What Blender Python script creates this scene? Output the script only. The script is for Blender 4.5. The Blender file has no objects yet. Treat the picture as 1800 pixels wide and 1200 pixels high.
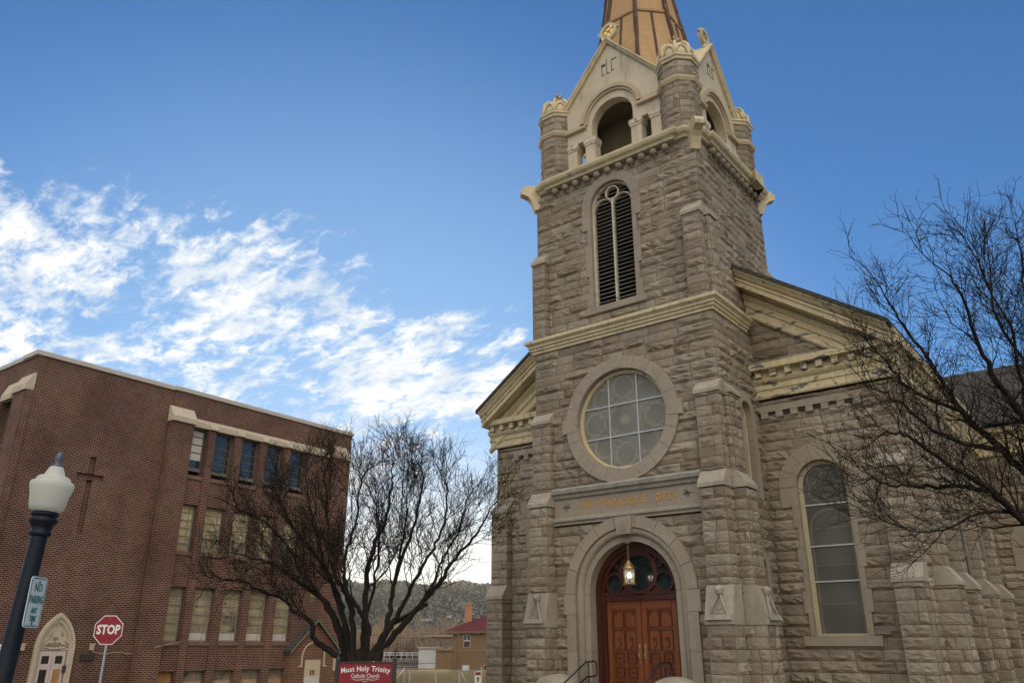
import bpy, math, random
from mathutils import Vector, Matrix
from math import sin, cos, pi, radians, sqrt, atan2, hypot

# ---------------------------------------------------------------- camera, sky, sun, exposure
S = bpy.context.scene
COL = S.collection
F_PX, PITCH, AZ = 1392.1, radians(20.954), radians(38.177)
EYE = 1.65
cam = bpy.data.objects.new('camera', bpy.data.cameras.new('camera'))
COL.objects.link(cam)
cam.data.sensor_width = 36
cam.data.lens = F_PX/1800*36
cam.data.clip_start = .1
cam.data.clip_end = 6000
cam.location = (0, 0, EYE)
cam.rotation_euler = (pi/2+PITCH, 0, AZ)
S.camera = cam
S.view_settings.view_transform = 'Standard'
S.view_settings.look = 'None'
S.view_settings.gamma = 1
S.view_settings.use_curve_mapping = False
S.view_settings.exposure = 1.0
SUN_EL, SUN_AZ = radians(4.6), radians(-49.7)       # low sun just over the ridge, behind the bare tree
sun = bpy.data.objects.new('sun', bpy.data.lights.new('sun', 'SUN'))
COL.objects.link(sun)
sun.data.energy = 4.0
sun.data.angle = radians(.53)
sun.data.color = (1, .80, .52)
sun.rotation_euler = (pi/2-SUN_EL, 0, pi-SUN_AZ)    # shines from azimuth SUN_AZ (clockwise from +Y)
SKY_ST, SKY_L0, SKY_SAT, SKY_VAL = .12, 3.8, 1.10, 1.38
CL_N1, CL_N2, CL_N3 = (-.491, .16, -.856), (-.798, -.602, .034), (.168, .452, -.876)   # edges of the cloud field
CL_ROT, CL_SC, CL_LOC, CL_T0, CL_T1 = 62, (1.7, 2.9, 1), (12.3, 9.1, 0), .79, .365
CLB, BKB = (4.9, 4.85, 4.6), (9.0, 8.3, 7.2)
def build_world(scene):
    w=bpy.data.worlds.new('World');scene.world=w;w.use_nodes=True
    nt=w.node_tree;N=nt.nodes;Lk=nt.links.new;bg=N['Background']
    def n(t,**k):
        x=N.new(t)
        for a,b in k.items(): setattr(x,a,b)
        return x
    def mth(op,a,b=None,c=None,clamp=False):
        x=n('ShaderNodeMath',operation=op,use_clamp=clamp)
        for i,v in enumerate((a,b,c)):
            if v is None: continue
            if isinstance(v,(int,float)): x.inputs[i].default_value=v
            else: Lk(v,x.inputs[i])
        return x.outputs[0]
    def vm(op,a,b,out=0):
        x=n('ShaderNodeVectorMath',operation=op)
        for i,v in enumerate((a,b)):
            if isinstance(v,(tuple,list)): x.inputs[i].default_value=v
            else: Lk(v,x.inputs[i])
        return x.outputs['Value'] if op=='DOT_PRODUCT' else x.outputs[0]
    def sstep(x,a,b):
        m=n('ShaderNodeMapRange',interpolation_type='SMOOTHSTEP');Lk(x,m.inputs[0])
        m.inputs[1].default_value=a;m.inputs[2].default_value=b;return m.outputs[0]
    def mixc(f,a,b,mode='MIX'):
        m=n('ShaderNodeMix',data_type='RGBA',blend_type=mode)
        for i,v in ((0,f),(6,a),(7,b)):
            if isinstance(v,(int,float)): m.inputs[i].default_value=v
            elif isinstance(v,tuple): m.inputs[i].default_value=v
            else: Lk(v,m.inputs[i])
        return m.outputs[2]
    def n_z(v):
        q=n('ShaderNodeSeparateXYZ');Lk(v,q.inputs[0]);return q.outputs[2]
    sk=n('ShaderNodeTexSky',sky_type='NISHITA',sun_disc=False)
    sk.sun_elevation=SUN_EL;sk.sun_rotation=SUN_AZ;sk.air_density=1.0;sk.dust_density=0.6;sk.ozone_density=2.5;sk.altitude=1800
    g=n('ShaderNodeTexCoord').outputs['Generated']
    lum=vm('DOT_PRODUCT',sk.outputs[0],(.2,.6,.2))
    # the camera's highlight roll-off for the bright sky round the sun
    k=mth('DIVIDE',1.0,mth('ADD',1.0,mth('DIVIDE',lum,SKY_L0)))
    comp=mixc(1.0,sk.outputs[0],(1,1,1,1),'MULTIPLY')
    sc=n('ShaderNodeVectorMath',operation='SCALE');Lk(comp,sc.inputs[0]);Lk(k,sc.inputs['Scale'])
    hs=n('ShaderNodeHueSaturation');hs.inputs['Saturation'].default_value=SKY_SAT;hs.inputs['Value'].default_value=SKY_VAL
    Lk(sc.outputs[0],hs.inputs['Color'])
    sky=mixc(1.0,hs.outputs[0],(.93,.97,1.12,1),'MULTIPLY')
    sd=(math.sin(SUN_AZ)*math.cos(SUN_EL),math.cos(SUN_AZ)*math.cos(SUN_EL),math.sin(SUN_EL))
    sky=mixc(mth('MULTIPLY',sstep(vm('DOT_PRODUCT',g,sd),.74,1.0),.30),sky,(2.5,3.9,5.0,1))
    hz=sstep(n_z(g),.27,.03);nr=sstep(vm('DOT_PRODUCT',g,sd),.80,.985)
    sky=mixc(mth('MULTIPLY',mth('MULTIPLY',hz,.95),mth('ADD',mth('MULTIPLY',nr,.85),.15)),sky,(5.2,5.15,4.8,1))
    # glow round the sun
    sd=(math.sin(SUN_AZ)*math.cos(SUN_EL),math.cos(SUN_AZ)*math.cos(SUN_EL),math.sin(SUN_EL))
    cs=vm('DOT_PRODUCT',g,sd)
    # flat cloud layer
    sep=n('ShaderNodeSeparateXYZ');Lk(g,sep.inputs[0])
    zz=mth('MAXIMUM',mth('ADD',sep.outputs[2],.20),.05)
    com=n('ShaderNodeCombineXYZ');Lk(mth('DIVIDE',sep.outputs[0],zz),com.inputs[0]);Lk(mth('DIVIDE',sep.outputs[1],zz),com.inputs[1])
    mp=n('ShaderNodeMapping');Lk(com.outputs[0],mp.inputs[0]);mp.inputs['Rotation'].default_value=(0,0,math.radians(CL_ROT));mp.inputs['Scale'].default_value=CL_SC;mp.inputs['Location'].default_value=CL_LOC
    def noise(scale,detail,rough,dist,vec,off=0):
        x=n('ShaderNodeTexNoise');Lk(vec,x.inputs['Vector']);x.inputs['Scale'].default_value=scale;x.inputs['Detail'].default_value=detail
        x.inputs['Roughness'].default_value=rough;x.inputs['Distortion'].default_value=dist
        return x.outputs[0]
    n1=noise(1.5,12,.62,.45,mp.outputs[0]);n2=noise(7.5,12,.70,.35,mp.outputs[0])
    dens=mth('ADD',mth('MULTIPLY',n1,.54),mth('MULTIPLY',n2,.46))
    below=sstep(vm('DOT_PRODUCT',g,CL_N1),-.15,.13)
    left=sstep(vm('DOT_PRODUCT',g,CL_N2),-.10,.05)
    low=sstep(vm('DOT_PRODUCT',g,CL_N3),.14,-.02)
    msk=mth('MULTIPLY',mth('MULTIPLY',below,left),low)
    thr=mth('SUBTRACT',CL_T0,mth('MULTIPLY',msk,CL_T1))
    al=sstep(mth('SUBTRACT',dens,thr),0,.15)
    # unseen bright cloud bank, added behind and overhead to light the shaded walls
    back=sstep(vm('DOT_PRODUCT',g,(.37,-.47,.80)),.42,.86)
    bal=mth('MULTIPLY',back,sstep(noise(.9,6,.6,.3,g),.30,.52))
    shade=sstep(noise(2.6,8,.65,.4,mp.outputs[0]),.38,.62)
    near=sstep(cs,.55,1.0)
    ccol=mixc(shade,(CLB[0]*.66,CLB[1]*.73,CLB[2]*.84,1),(CLB[0],CLB[1],CLB[2],1))
    out=mixc(al,sky,ccol)
    out=mixc(bal,out,(BKB[0],BKB[1],BKB[2],1))
    Lk(out,bg.inputs[0]);bg.inputs[1].default_value=SKY_ST
build_world(S)
# ---------------------------------------------------------------- helpers
RND = random.Random(7)
AXW = (cos(AZ), -sin(AZ)); AYW = (sin(AZ), cos(AZ))
def at(u, v, d):
    """world point seen at photo pixel (u, v) at horizontal distance d along the view"""
    x = (u-900)/F_PX; y = (600-v)/F_PX
    f = cos(PITCH)-sin(PITCH)*y; z = sin(PITCH)+cos(PITCH)*y
    k = d/f
    return Vector(((x*AXW[0]+f*AXW[1])*k, (x*AYW[0]+f*AYW[1])*k, EYE+z*k))
def sst(a, b, x):
    t = min(1, max(0, (x-a)/(b-a))); return t*t*(3-2*t)
def fwd(x, y): return x*AXW[1]+y*AYW[1]
def gz(x, y):
    d = hypot(x, y)
    return .03*max(min(x, 0), -40)+.012*min(max(x, 0), 40)-2.6*sst(36, 85, d)*(1 if y > -20 else .3)-3*sst(90, 220, d)

class MB:
    def __init__(s): s.v = []; s.f = []; s.t = []; s.sm = []; s.cuts = []
    def cut(s): s.cuts.append((len(s.v), len(s.f)))
    def add(s, vs, fs, tone=.5, sm=False):
        o = len(s.v); s.v += [tuple(p) for p in vs]
        for f in fs: s.f.append(tuple(i+o for i in f)); s.t.append(tone); s.sm.append(sm)
    def quad(s, a, b, c, d, tone=.5): s.add((a, b, c, d), ((0, 1, 2, 3),), tone)
    def box(s, x0, x1, y0, y1, z0, z1, tone=.5):
        s.add([(x, y, z) for z in (z0, z1) for y in (y0, y1) for x in (x0, x1)],
              [(0, 2, 3, 1), (4, 5, 7, 6), (0, 1, 5, 4), (2, 6, 7, 3), (0, 4, 6, 2), (1, 3, 7, 5)], tone)
    def obox(s, O, U, N, u0, u1, n0, n1, z0, z1, tone=.5):
        """box in a wall frame: u along the wall, n out of it, z up"""
        P = [O+U*u+N*n+Vector((0, 0, z)) for z in (z0, z1) for n in (n0, n1) for u in (u0, u1)]
        s.add(P, [(0, 2, 3, 1), (4, 5, 7, 6), (0, 1, 5, 4), (2, 6, 7, 3), (0, 4, 6, 2), (1, 3, 7, 5)], tone)
    def prism(s, poly, D, tone=.5):
        """solid between a 3-D polygon and the same polygon moved by D"""
        n = len(poly); D = Vector(D); P = [Vector(p) for p in poly]
        s.add(P+[p+D for p in P], [tuple(range(n))[::-1], tuple(range(n, 2*n))]+[(i, (i+1) % n, (i+1) % n+n, i+n) for i in range(n)], tone)
    def tube(s, pts, rs, n=6, tone=.5, cap=True, sm=True):
        pts = [Vector(p) for p in pts]
        if not hasattr(rs, '__len__'): rs = [rs]*len(pts)
        V = []; m = len(pts); up = None
        for i, p in enumerate(pts):
            t = (pts[min(i+1, m-1)]-pts[max(i-1, 0)])
            if t.length < 1e-9: t = Vector((0, 0, 1))
            t.normalize()
            if up is None:
                up = Vector((0, 0, 1)) if abs(t.z) < .9 else Vector((1, 0, 0))
            a = up-t*up.dot(t)
            if a.length < 1e-4: a = t.orthogonal()
            a.normalize(); b = t.cross(a); up = a
            V += [p+(a*cos(2*pi*k/n)+b*sin(2*pi*k/n))*rs[i] for k in range(n)]
        Fs = [(i*n+k, i*n+(k+1) % n, (i+1)*n+(k+1) % n, (i+1)*n+k) for i in range(m-1) for k in range(n)]
        if cap: Fs += [tuple(range(n))[::-1], tuple(range((m-1)*n, m*n))]
        s.add(V, Fs, tone, sm)
    def lathe(s, c, prof, n=16, tone=.5, sm=True, ph=0):
        c = Vector(c); V = []
        for r, z in prof: V += [c+Vector((r*cos(2*pi*k/n+ph), r*sin(2*pi*k/n+ph), z)) for k in range(n)]
        m = len(prof)
        Fs = [(i*n+k, i*n+(k+1) % n, (i+1)*n+(k+1) % n, (i+1)*n+k) for i in range(m-1) for k in range(n)]
        Fs += [tuple(range(n))[::-1], tuple(range((m-1)*n, m*n))]
        s.add(V, Fs, tone, sm)
    def ring(s, O, U, N, cu, cz, r0, r1, a0, a1, n0, n1, seg=24, st=0, gap=0.0, tone=.5, tr=0, rnd=RND):
        """stone or timber ring in a wall frame, cut into st voussoirs (0 = one piece)"""
        k = max(1, st); up = Vector((0, 0, 1))
        for i in range(k):
            b0 = a0+(a1-a0)*i/k+gap/2; b1 = a0+(a1-a0)*(i+1)/k-gap/2; m = max(2, int(seg/k)); V = []
            for j in range(m+1):
                a = b0+(b1-b0)*j/m
                for r in (r0, r1):
                    for nn in (n0, n1): V.append(O+U*(cu+r*cos(a))+up*(cz+r*sin(a))+N*nn)
            Fs = []
            for j in range(m):
                q = 4*j
                Fs += [(q+1, q+3, q+7, q+5), (q, q+4, q+6, q+2), (q+2, q+6, q+7, q+3), (q, q+1, q+5, q+4)]
            full = abs(abs(a1-a0)-2*pi) < 1e-6 and st == 0
            if not full: Fs += [(0, 2, 3, 1), (4*m, 4*m+1, 4*m+3, 4*m+2)]
            s.add(V, Fs, tone+(rnd.uniform(-tr, tr) if tr else 0))
    def disc(s, O, U, N, cu, cz, r, n0, seg=32, tone=.5):
        up = Vector((0, 0, 1))
        s.add([O+U*(cu+r*cos(2*pi*k/seg))+up*(cz+r*sin(2*pi*k/seg))+N*n0 for k in range(seg)], [tuple(range(seg))], tone)
    def arch_panel(s, O, U, N, cu, z0, zs, r, n0, seg=20, tone=.5):
        up = Vector((0, 0, 1))
        P = [(cu+r*cos(pi*k/seg), zs+r*sin(pi*k/seg)) for k in range(seg+1)]+[(cu-r, z0), (cu+r, z0)]
        s.add([O+U*a+up*b+N*n0 for a, b in P], [tuple(range(len(P)))], tone)
    def polyface(s, O, U, N, P, n0, n1, tone=.5):
        up = Vector((0, 0, 1)); s.prism([O+U*a+up*b+N*n0 for a, b in P], N*(n1-n0), tone)

def root_of(o):
    while o.parent: o = o.parent
    return o
def obj(name, mb, mat, parent=None, local=False, loc=None):
    me = bpy.data.meshes.new(name)
    vs = mb.v
    if parent is not None and not local:
        r = root_of(parent); M = (Matrix.Translation(r.location) @ r.rotation_euler.to_matrix().to_4x4()).inverted()
        vs = [tuple(M @ Vector(p)) for p in vs]
    if parent is None and loc is not None:
        vs = [(p[0]-loc[0], p[1]-loc[1], p[2]-loc[2]) for p in vs]
    me.from_pydata(vs, [], mb.f)
    at_ = me.attributes.new('tone', 'FLOAT', 'FACE'); at_.data.foreach_set('value', mb.t)
    me.polygons.foreach_set('use_smooth', mb.sm)
    mats = mat if isinstance(mat, (list, tuple)) else [mat]
    for m in mats: me.materials.append(m)
    me.update()
    o = bpy.data.objects.new(name, me); COL.objects.link(o)
    if parent is not None: o.parent = parent
    if loc is not None and parent is None: o.location = loc
    return o
def objs(name, mb, mat, parent=None, local=False):
    """one object for each piece marked with cut()"""
    c = mb.cuts+[(len(mb.v), len(mb.f))]; out = []
    for (v0, f0), (v1, f1) in zip(c[:-1], c[1:]):
        if f1 == f0: continue
        q = MB(); q.v = mb.v[v0:v1]; q.f = [tuple(i-v0 for i in f) for f in mb.f[f0:f1]]; q.t = mb.t[f0:f1]; q.sm = mb.sm[f0:f1]
        out.append(obj(name, q, mat, parent, local))
    return out
def thing(name, label, cat, loc=(0, 0, 0), rz=0, group=None):
    o = bpy.data.objects.new(name, None); COL.objects.link(o)
    o.location = loc; o.rotation_euler = (0, 0, rz); o['label'] = label; o['category'] = cat
    o.empty_display_size = .3
    if group: o['group'] = group
    return o
def tag(o, label, cat, group=None):
    o['label'] = label; o['category'] = cat
    if group: o['group'] = group
    return o
def struct(name, mb, mat, kind='structure'):
    o = obj(name, mb, mat); o['kind'] = kind; return o
def text(name, body, size, mat, O, U, Vv, parent, ext=.004, off=0.0, sx=1.0, shear=0, space=1.0, align='CENTER'):
    """raised lettering: body centred on O, running along U with its tops towards Vv"""
    cu = bpy.data.curves.new(name, 'FONT'); cu.body = body; cu.size = size; cu.extrude = ext; cu.offset = off
    cu.align_x = align; cu.align_y = 'CENTER'; cu.shear = shear; cu.space_character = space; cu.resolution_u = 2
    tmp = bpy.data.objects.new(name, cu); COL.objects.link(tmp)
    me = bpy.data.meshes.new_from_object(tmp.evaluated_get(bpy.context.evaluated_depsgraph_get()))
    bpy.data.objects.remove(tmp)
    U = Vector(U).normalized(); Vv = Vector(Vv).normalized(); W = U.cross(Vv)
    r = root_of(parent); M = (Matrix.Translation(r.location) @ r.rotation_euler.to_matrix().to_4x4()).inverted()
    for v in me.vertices:
        v.co = M @ (Vector(O)+U*v.co.x*sx+Vv*v.co.y+W*v.co.z)
    me.materials.clear(); me.materials.append(mat)
    o = bpy.data.objects.new(name, me); COL.objects.link(o); o.parent = parent
    return o

def ashlar(mb, O, U, N, u0, u1, z0, z1, holes=(), course=.27, depth=.07, zbase=-.6, lens=(.42, 1.1), seed=1, back=True, edge=(0, 0)):
    """rock-faced stone courses, every block a lump with a rough face of its own"""
    R = random.Random(seed); up = Vector((0, 0, 1))
    k = math.floor((z0-zbase)/course)
    while True:
        a = max(z0, zbase+k*course); b = min(z1, zbase+(k+1)*course); k += 1
        if a >= z1-1e-6: break
        if b-a < .03: continue
        zm = (a+b)/2
        cuts = sorted([(h(zm), h) for h in holes if h(zm)], key=lambda q: q[0][0])
        iv = []; cur = (u0, None)
        for (ha, hb), h in cuts:
            if ha > cur[0]+.02: iv.append((cur, (ha, h)))
            if hb > cur[0]: cur = (hb, h)
        if cur[0] < u1-.02: iv.append((cur, (u1, None)))
        for (ua, hl), (ub, hr) in iv:
            if back: mb.quad(O+U*ua+up*a-N*.012, O+U*ub+up*a-N*.012, O+U*ub+up*b-N*.012, O+U*ua+up*b-N*.012, -1)
            L = []; p = ua
            while p < ub-1e-6:
                w = R.uniform(*lens)
                if ub-p-w < lens[0]*.7: w = ub-p if ub-p < lens[1]*1.15 else (ub-p)/2
                L.append((p, p+w)); p += w
            for (p, q) in L:
                g = .006; w = q-p
                nx = max(3, min(7, int(w/.11))); nz = 4
                tone = R.gauss(.5, .18); dd = depth*R.choice((.3, .6, 1, 1, 1.3)); tx = R.uniform(-.5, .5); tz = R.uniform(-.3, .6)
                V = []
                for j in range(nz+1):
                    fz = j/nz; z = a+g+(b-a-2*g)*fz
                    pa, qb = p, q
                    if hl and p == ua: h = hl(z); pa = h[1] if h else p
                    if hr and q == ub: h = hr(z); qb = h[0] if h else q
                    for i in range(nx+1):
                        fx = i/nx; u = pa+g+(qb-pa-2*g)*fx
                        if i in (0, nx) or j in (0, nz): n = 0.0
                        else:
                            n = dd*(.55+.45*tx*(fx-.5)*2+tz*(.5-fz)*.9+R.uniform(-.32, .42)); n = max(.003, n)
                            u += R.uniform(-.02, .02); z2 = z+R.uniform(-.012, .012)
                        V.append(O+U*u+up*(z if n == 0 else z2)+N*n)
                Fs = []
                for j in range(nz):
                    for i in range(nx):
                        c = j*(nx+1)+i
                        if R.random() < .5: Fs += [(c, c+1, c+nx+2), (c, c+nx+2, c+nx+1)]
                        else: Fs += [(c, c+1, c+nx+1), (c+1, c+nx+2, c+nx+1)]
                mb.add(V, Fs, tone)
def circ_hole(cu, cz, r):
    def h(z):
        d = r*r-(z-cz)**2
        return (cu-sqrt(d), cu+sqrt(d)) if d > 0 else None
    return h
def arch_hole(cu, z0, zs, r):
    def h(z):
        if z < z0: return None
        if z <= zs: return (cu-r, cu+r)
        d = r*r-(z-zs)**2
        return (cu-sqrt(d), cu+sqrt(d)) if d > 0 else None
    return h
def rect_hole(a, b, z0, z1): return lambda z: (a, b) if z0 <= z <= z1 else None
def sweep(mb, path, prof, closed=False, tone=.5, caps=True):
    """moulding: profile (out, z) carried along a horizontal path with mitred corners; out = right of travel"""
    n = len(path); m = len(prof); V = []
    for i in range(n):
        p = Vector(path[i]).to_2d()
        def nrm(a, b): d = (Vector(b).to_2d()-Vector(a).to_2d()).normalized(); return Vector((d.y, -d.x))
        ns = []
        if closed or i > 0: ns.append(nrm(path[i-1], path[i]))
        if closed or i < n-1: ns.append(nrm(path[i], path[(i+1) % n]))
        a = ns[0]+ns[-1]; a /= max(.3, a.length_squared/2) if len(ns) > 1 else 2
        if len(ns) > 1:
            a = (ns[0]+ns[1]); a = a*(2/a.length_squared)/1.0 if a.length_squared > 1e-6 else ns[0]
        else: a = ns[0]
        for o, z in prof: V.append(Vector((p.x+a.x*o, p.y+a.y*o, z)))
    Fs = []
    for i in range(n if closed else n-1):
        j = (i+1) % n
        for k in range(m): Fs.append((i*m+k, j*m+k, j*m+(k+1) % m, i*m+(k+1) % m))
    if not closed and caps: Fs += [tuple(range(m)), tuple(range((n-1)*m, n*m))[::-1]]
    mb.add(V, Fs, tone)
def extrude(mb, A, B, N, prof, tone=.5):
    """profile (out, dz) run from A to B in vertical planes, out along N"""
    A = Vector(A); B = Vector(B); N = Vector(N); up = Vector((0, 0, 1)); m = len(prof)
    V = [A+N*o+up*z for o, z in prof]+[B+N*o+up*z for o, z in prof]
    mb.add(V, [(k, m+k, m+(k+1) % m, (k+1) % m) for k in range(m)]+[tuple(range(m))[::-1], tuple(range(m, 2*m))], tone)
UP = Vector((0, 0, 1))
# ---------------------------------------------------------------- materials
def mat(name, col, rough=.8, noise=None, spec=.3, metal=0, tone=None, bump=None, extra=None, coat=0):
    """principled material; noise = (scale, amount[, stretch]), tone = colours for the per-stone shade, bump = (scale, strength)"""
    m = bpy.data.materials.new(name); m.use_nodes = True; nt = m.node_tree; N = nt.nodes; L = nt.links.new
    b = N['Principled BSDF']; b.inputs['Roughness'].default_value = rough; b.inputs['Metallic'].default_value = metal
    b.inputs['Specular IOR Level'].default_value = spec; b.inputs['Coat Weight'].default_value = coat
    tc = N.new('ShaderNodeTexCoord').outputs['Object']
    c = N.new('ShaderNodeRGB'); c.outputs[0].default_value = (*col, 1); cur = c.outputs[0]
    if tone:
        a = N.new('ShaderNodeAttribute'); a.attribute_name = 'tone'; r = N.new('ShaderNodeValToRGB')
        els = r.color_ramp.elements
        while len(els) < len(tone): els.new(.5)
        for e, (p, cc) in zip(els, tone): e.position = p; e.color = (*cc, 1)
        # tone runs -1 .. 1.5 ; squeeze into 0 .. 1
        mr = N.new('ShaderNodeMapRange'); mr.inputs[1].default_value = -1; mr.inputs[2].default_value = 1.5
        L(a.outputs['Fac'], mr.inputs[0]); L(mr.outputs[0], r.inputs[0]); cur = r.outputs[0]
    if noise:
        ns = noise if isinstance(noise, list) else [noise]
        for q in ns:
            sc, am = q[0], q[1]; t = N.new('ShaderNodeTexNoise'); t.inputs['Scale'].default_value = sc; t.inputs['Detail'].default_value = 6; t.inputs['Roughness'].default_value = .6
            v = tc
            if len(q) > 2:
                mp = N.new('ShaderNodeMapping'); mp.inputs['Scale'].default_value = q[2]; L(tc, mp.inputs[0]); v = mp.outputs[0]
            L(v, t.inputs['Vector'])
            mr = N.new('ShaderNodeMapRange'); mr.inputs[1].default_value = .3; mr.inputs[2].default_value = .7; mr.inputs[3].default_value = 1-am; mr.inputs[4].default_value = 1+am
            L(t.outputs[0], mr.inputs[0])
            sc_ = N.new('ShaderNodeVectorMath'); sc_.operation = 'SCALE'; L(cur, sc_.inputs[0]); L(mr.outputs[0], sc_.inputs['Scale']); cur = sc_.outputs[0]
    if extra: cur = extra(nt, tc, cur, b)
    L(cur, b.inputs['Base Color'])
    if bump:
        t = N.new('ShaderNodeTexNoise'); t.inputs['Scale'].default_value = bump[0]; t.inputs['Detail'].default_value = 8; L(tc, t.inputs['Vector'])
        bp = N.new('ShaderNodeBump'); bp.inputs['Strength'].default_value = bump[1]; bp.inputs['Distance'].default_value = .02
        L(t.outputs[0], bp.inputs['Height']); L(bp.outputs[0], b.inputs['Normal'])
    return m
def blotch(col2, scale, lo, hi, stretch=(1, 1, 1), detail=6):
    """patches of a second colour (worn paint, stains)"""
    def f(nt, tc, cur, b):
        N = nt.nodes; L = nt.links.new
        mp = N.new('ShaderNodeMapping'); mp.inputs['Scale'].default_value = stretch; L(tc, mp.inputs[0])
        t = N.new('ShaderNodeTexNoise'); t.inputs['Scale'].default_value = scale; t.inputs['Detail'].default_value = detail; t.inputs['Roughness'].default_value = .65; L(mp.outputs[0], t.inputs['Vector'])
        mr = N.new('ShaderNodeMapRange'); mr.inputs[1].default_value = lo; mr.inputs[2].default_value = hi; L(t.outputs[0], mr.inputs[0])
        mx = N.new('ShaderNodeMix'); mx.data_type = 'RGBA'; L(mr.outputs[0], mx.inputs[0]); L(cur, mx.inputs[6]); mx.inputs[7].default_value = (*col2, 1)
        return mx.outputs[2]
    return f
def bricks(nt, tc, cur, b, c1=(.102, .033, .024), c2=(.042, .017, .0145), mo=(.30, .222, .17), w=.215, h=.0716, msz=.0105, soft=.25):
    N = nt.nodes; L = nt.links.new
    g = N.new('ShaderNodeNewGeometry'); sp = N.new('ShaderNodeSeparateXYZ'); L(tc, sp.inputs[0]); sn = N.new('ShaderNodeSeparateXYZ'); L(g.outputs['True Normal'], sn.inputs[0])
    ab = N.new('ShaderNodeMath'); ab.operation = 'ABSOLUTE'; L(sn.outputs[0], ab.inputs[0])
    gt = N.new('ShaderNodeMath'); gt.operation = 'GREATER_THAN'; gt.inputs[1].default_value = .6; L(ab.outputs[0], gt.inputs[0])
    mx = N.new('ShaderNodeMix'); L(gt.outputs[0], mx.inputs[0]); L(sp.outputs[0], mx.inputs[2]); L(sp.outputs[1], mx.inputs[3])
    cb = N.new('ShaderNodeCombineXYZ'); L(mx.outputs[0], cb.inputs[0]); L(sp.outputs[2], cb.inputs[1])
    t = N.new('ShaderNodeTexBrick'); L(cb.outputs[0], t.inputs['Vector']); t.inputs['Scale'].default_value = 1
    t.inputs['Color1'].default_value = (*c1, 1); t.inputs['Color2'].default_value = (*c2, 1); t.inputs['Mortar'].default_value = (*mo, 1)
    t.inputs['Mortar Size'].default_value = msz; t.inputs['Mortar Smooth'].default_value = soft; t.inputs['Brick Width'].default_value = w; t.inputs['Row Height'].default_value = h
    t.inputs['Bias'].default_value = -.1
    s = N.new('ShaderNodeVectorMath'); s.operation = 'MULTIPLY'; L(t.outputs[0], s.inputs[0]); L(cur, s.inputs[1])
    return s.outputs[0]
def stripes(col2, period, width, axis=2, wob=0):
    """thin dark joints across a surface every `period` metres"""
    def f(nt, tc, cur, b):
        N = nt.nodes; L = nt.links.new
        sp = N.new('ShaderNodeSeparateXYZ'); L(tc, sp.inputs[0])
        a = N.new('ShaderNodeMath'); a.operation = 'FRACT'
        d = N.new('ShaderNodeMath'); d.operation = 'DIVIDE'; d.inputs[1].default_value = period; L(sp.outputs[axis], d.inputs[0]); L(d.outputs[0], a.inputs[0])
        l = N.new('ShaderNodeMath'); l.operation = 'LESS_THAN'; l.inputs[1].default_value = width/period; L(a.outputs[0], l.inputs[0])
        mx = N.new('ShaderNodeMix'); mx.data_type = 'RGBA'; L(l.outputs[0], mx.inputs[0]); L(cur, mx.inputs[6]); mx.inputs[7].default_value = (*col2, 1)
        return mx.outputs[2]
    return f
def chain(*fs):
    def f(nt, tc, cur, b):
        for g in fs: cur = g(nt, tc, cur, b)
        return cur
    return f
M = {}
M['rock'] = mat('rock_faced_stone', (.3, .25, .2), .92, [(.5, .16), (5, .15), (28, .14), (1.1, .16, (1.6, 1.6, .22))], .15, bump=(20, .8),
    tone=[(0, (.085, .070, .054)), (.40, (.188, .147, .108)), (.55, (.254, .205, .154)), (.68, (.288, .246, .190)), (.85, (.357, .306, .238))])
M['trim'] = mat('dressed_stone', (.36, .315, .265), .85, [(.9, .10), (7, .08)], .2, bump=(30, .12), tone=[(0, (.13, .107, .085)), (.45, (.262, .218, .170)), (.7, (.328, .281, .226))])
M['cap'] = mat('buttress_cap_stone', (.335, .295, .242), .85, [(1.2, .14), (9, .10), (2.5, .12, (2, 2, .4))], .2, bump=(26, .15))
M['green'] = mat('weathered_ledge_stone', (.32, .29, .25), .9, [(3, .15), (12, .1)], .2, extra=blotch((.235, .235, .21), 2.2, .50, .62))
M['cream'] = mat('cream_paint', (.56, .468, .30), .6, [(1.5, .08), (11, .06), (2.2, .12, (2.5, 2.5, .3))], .35, extra=chain(blotch((.20, .19, .18), 1.4, .63, .66, (1, 1, 1.6)), blotch((.27, .23, .17), 2.5, .56, .74, (2, 2, .5))))
M['peel'] = mat('peeling_cream_paint', (.56, .465, .295), .65, [(1.5, .08), (11, .07), (2.2, .12, (2.5, 2.5, .3))], .35, extra=chain(blotch((.135, .135, .14), 1.6, .575, .60, (.8, .8, 2.6), 9), blotch((.2, .16, .11), 9, .70, .73)))
M['belfry'] = mat('belfry_paint', (.54, .465, .34), .6, [(1.2, .07), (8, .06)], .35, extra=chain(blotch((.34, .29, .21), 1.6, .53, .72, (1.5, 1.5, .35)), blotch((.2, .18, .15), 7, .68, .71), stripes((.42, .36, .27), .56, .014)))
M['belfry_trim'] = mat('belfry_moulding_paint', (.46, .365, .25), .6, [(2, .1), (10, .07)], .35, extra=blotch((.33, .27, .2), 2, .58, .7))
M['spire'] = mat('spire_sheathing', (.42, .265, .13), .75, [(1.0, .14, (1, 1, .35)), (6, .08)], .3, extra=chain(stripes((.30, .175, .08), .33, .014), blotch((.36, .25, .15), 1.3, .55, .8, (2, 2, .3))))
M['rust'] = mat('rusted_spire_ridge', (.085, .045, .032), .8, [(3, .4, (3, 3, .5)), (14, .3)], .3, extra=blotch((.36, .27, .2), 3.5, .58, .68, (4, 4, .8)))
M['spire_band'] = mat('spire_band_wood', (.30, .185, .085), .8, (4, .2), .3)
M['shingle'] = mat('dark_shingles', (.075, .068, .064), .95, [(1.0, .2), (9, .35, (1, 1, 3))], .1, extra=stripes((.035, .033, .032), .14, .03))
M['roofedge'] = mat('roof_edge', (.04, .038, .036), .8)
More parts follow.
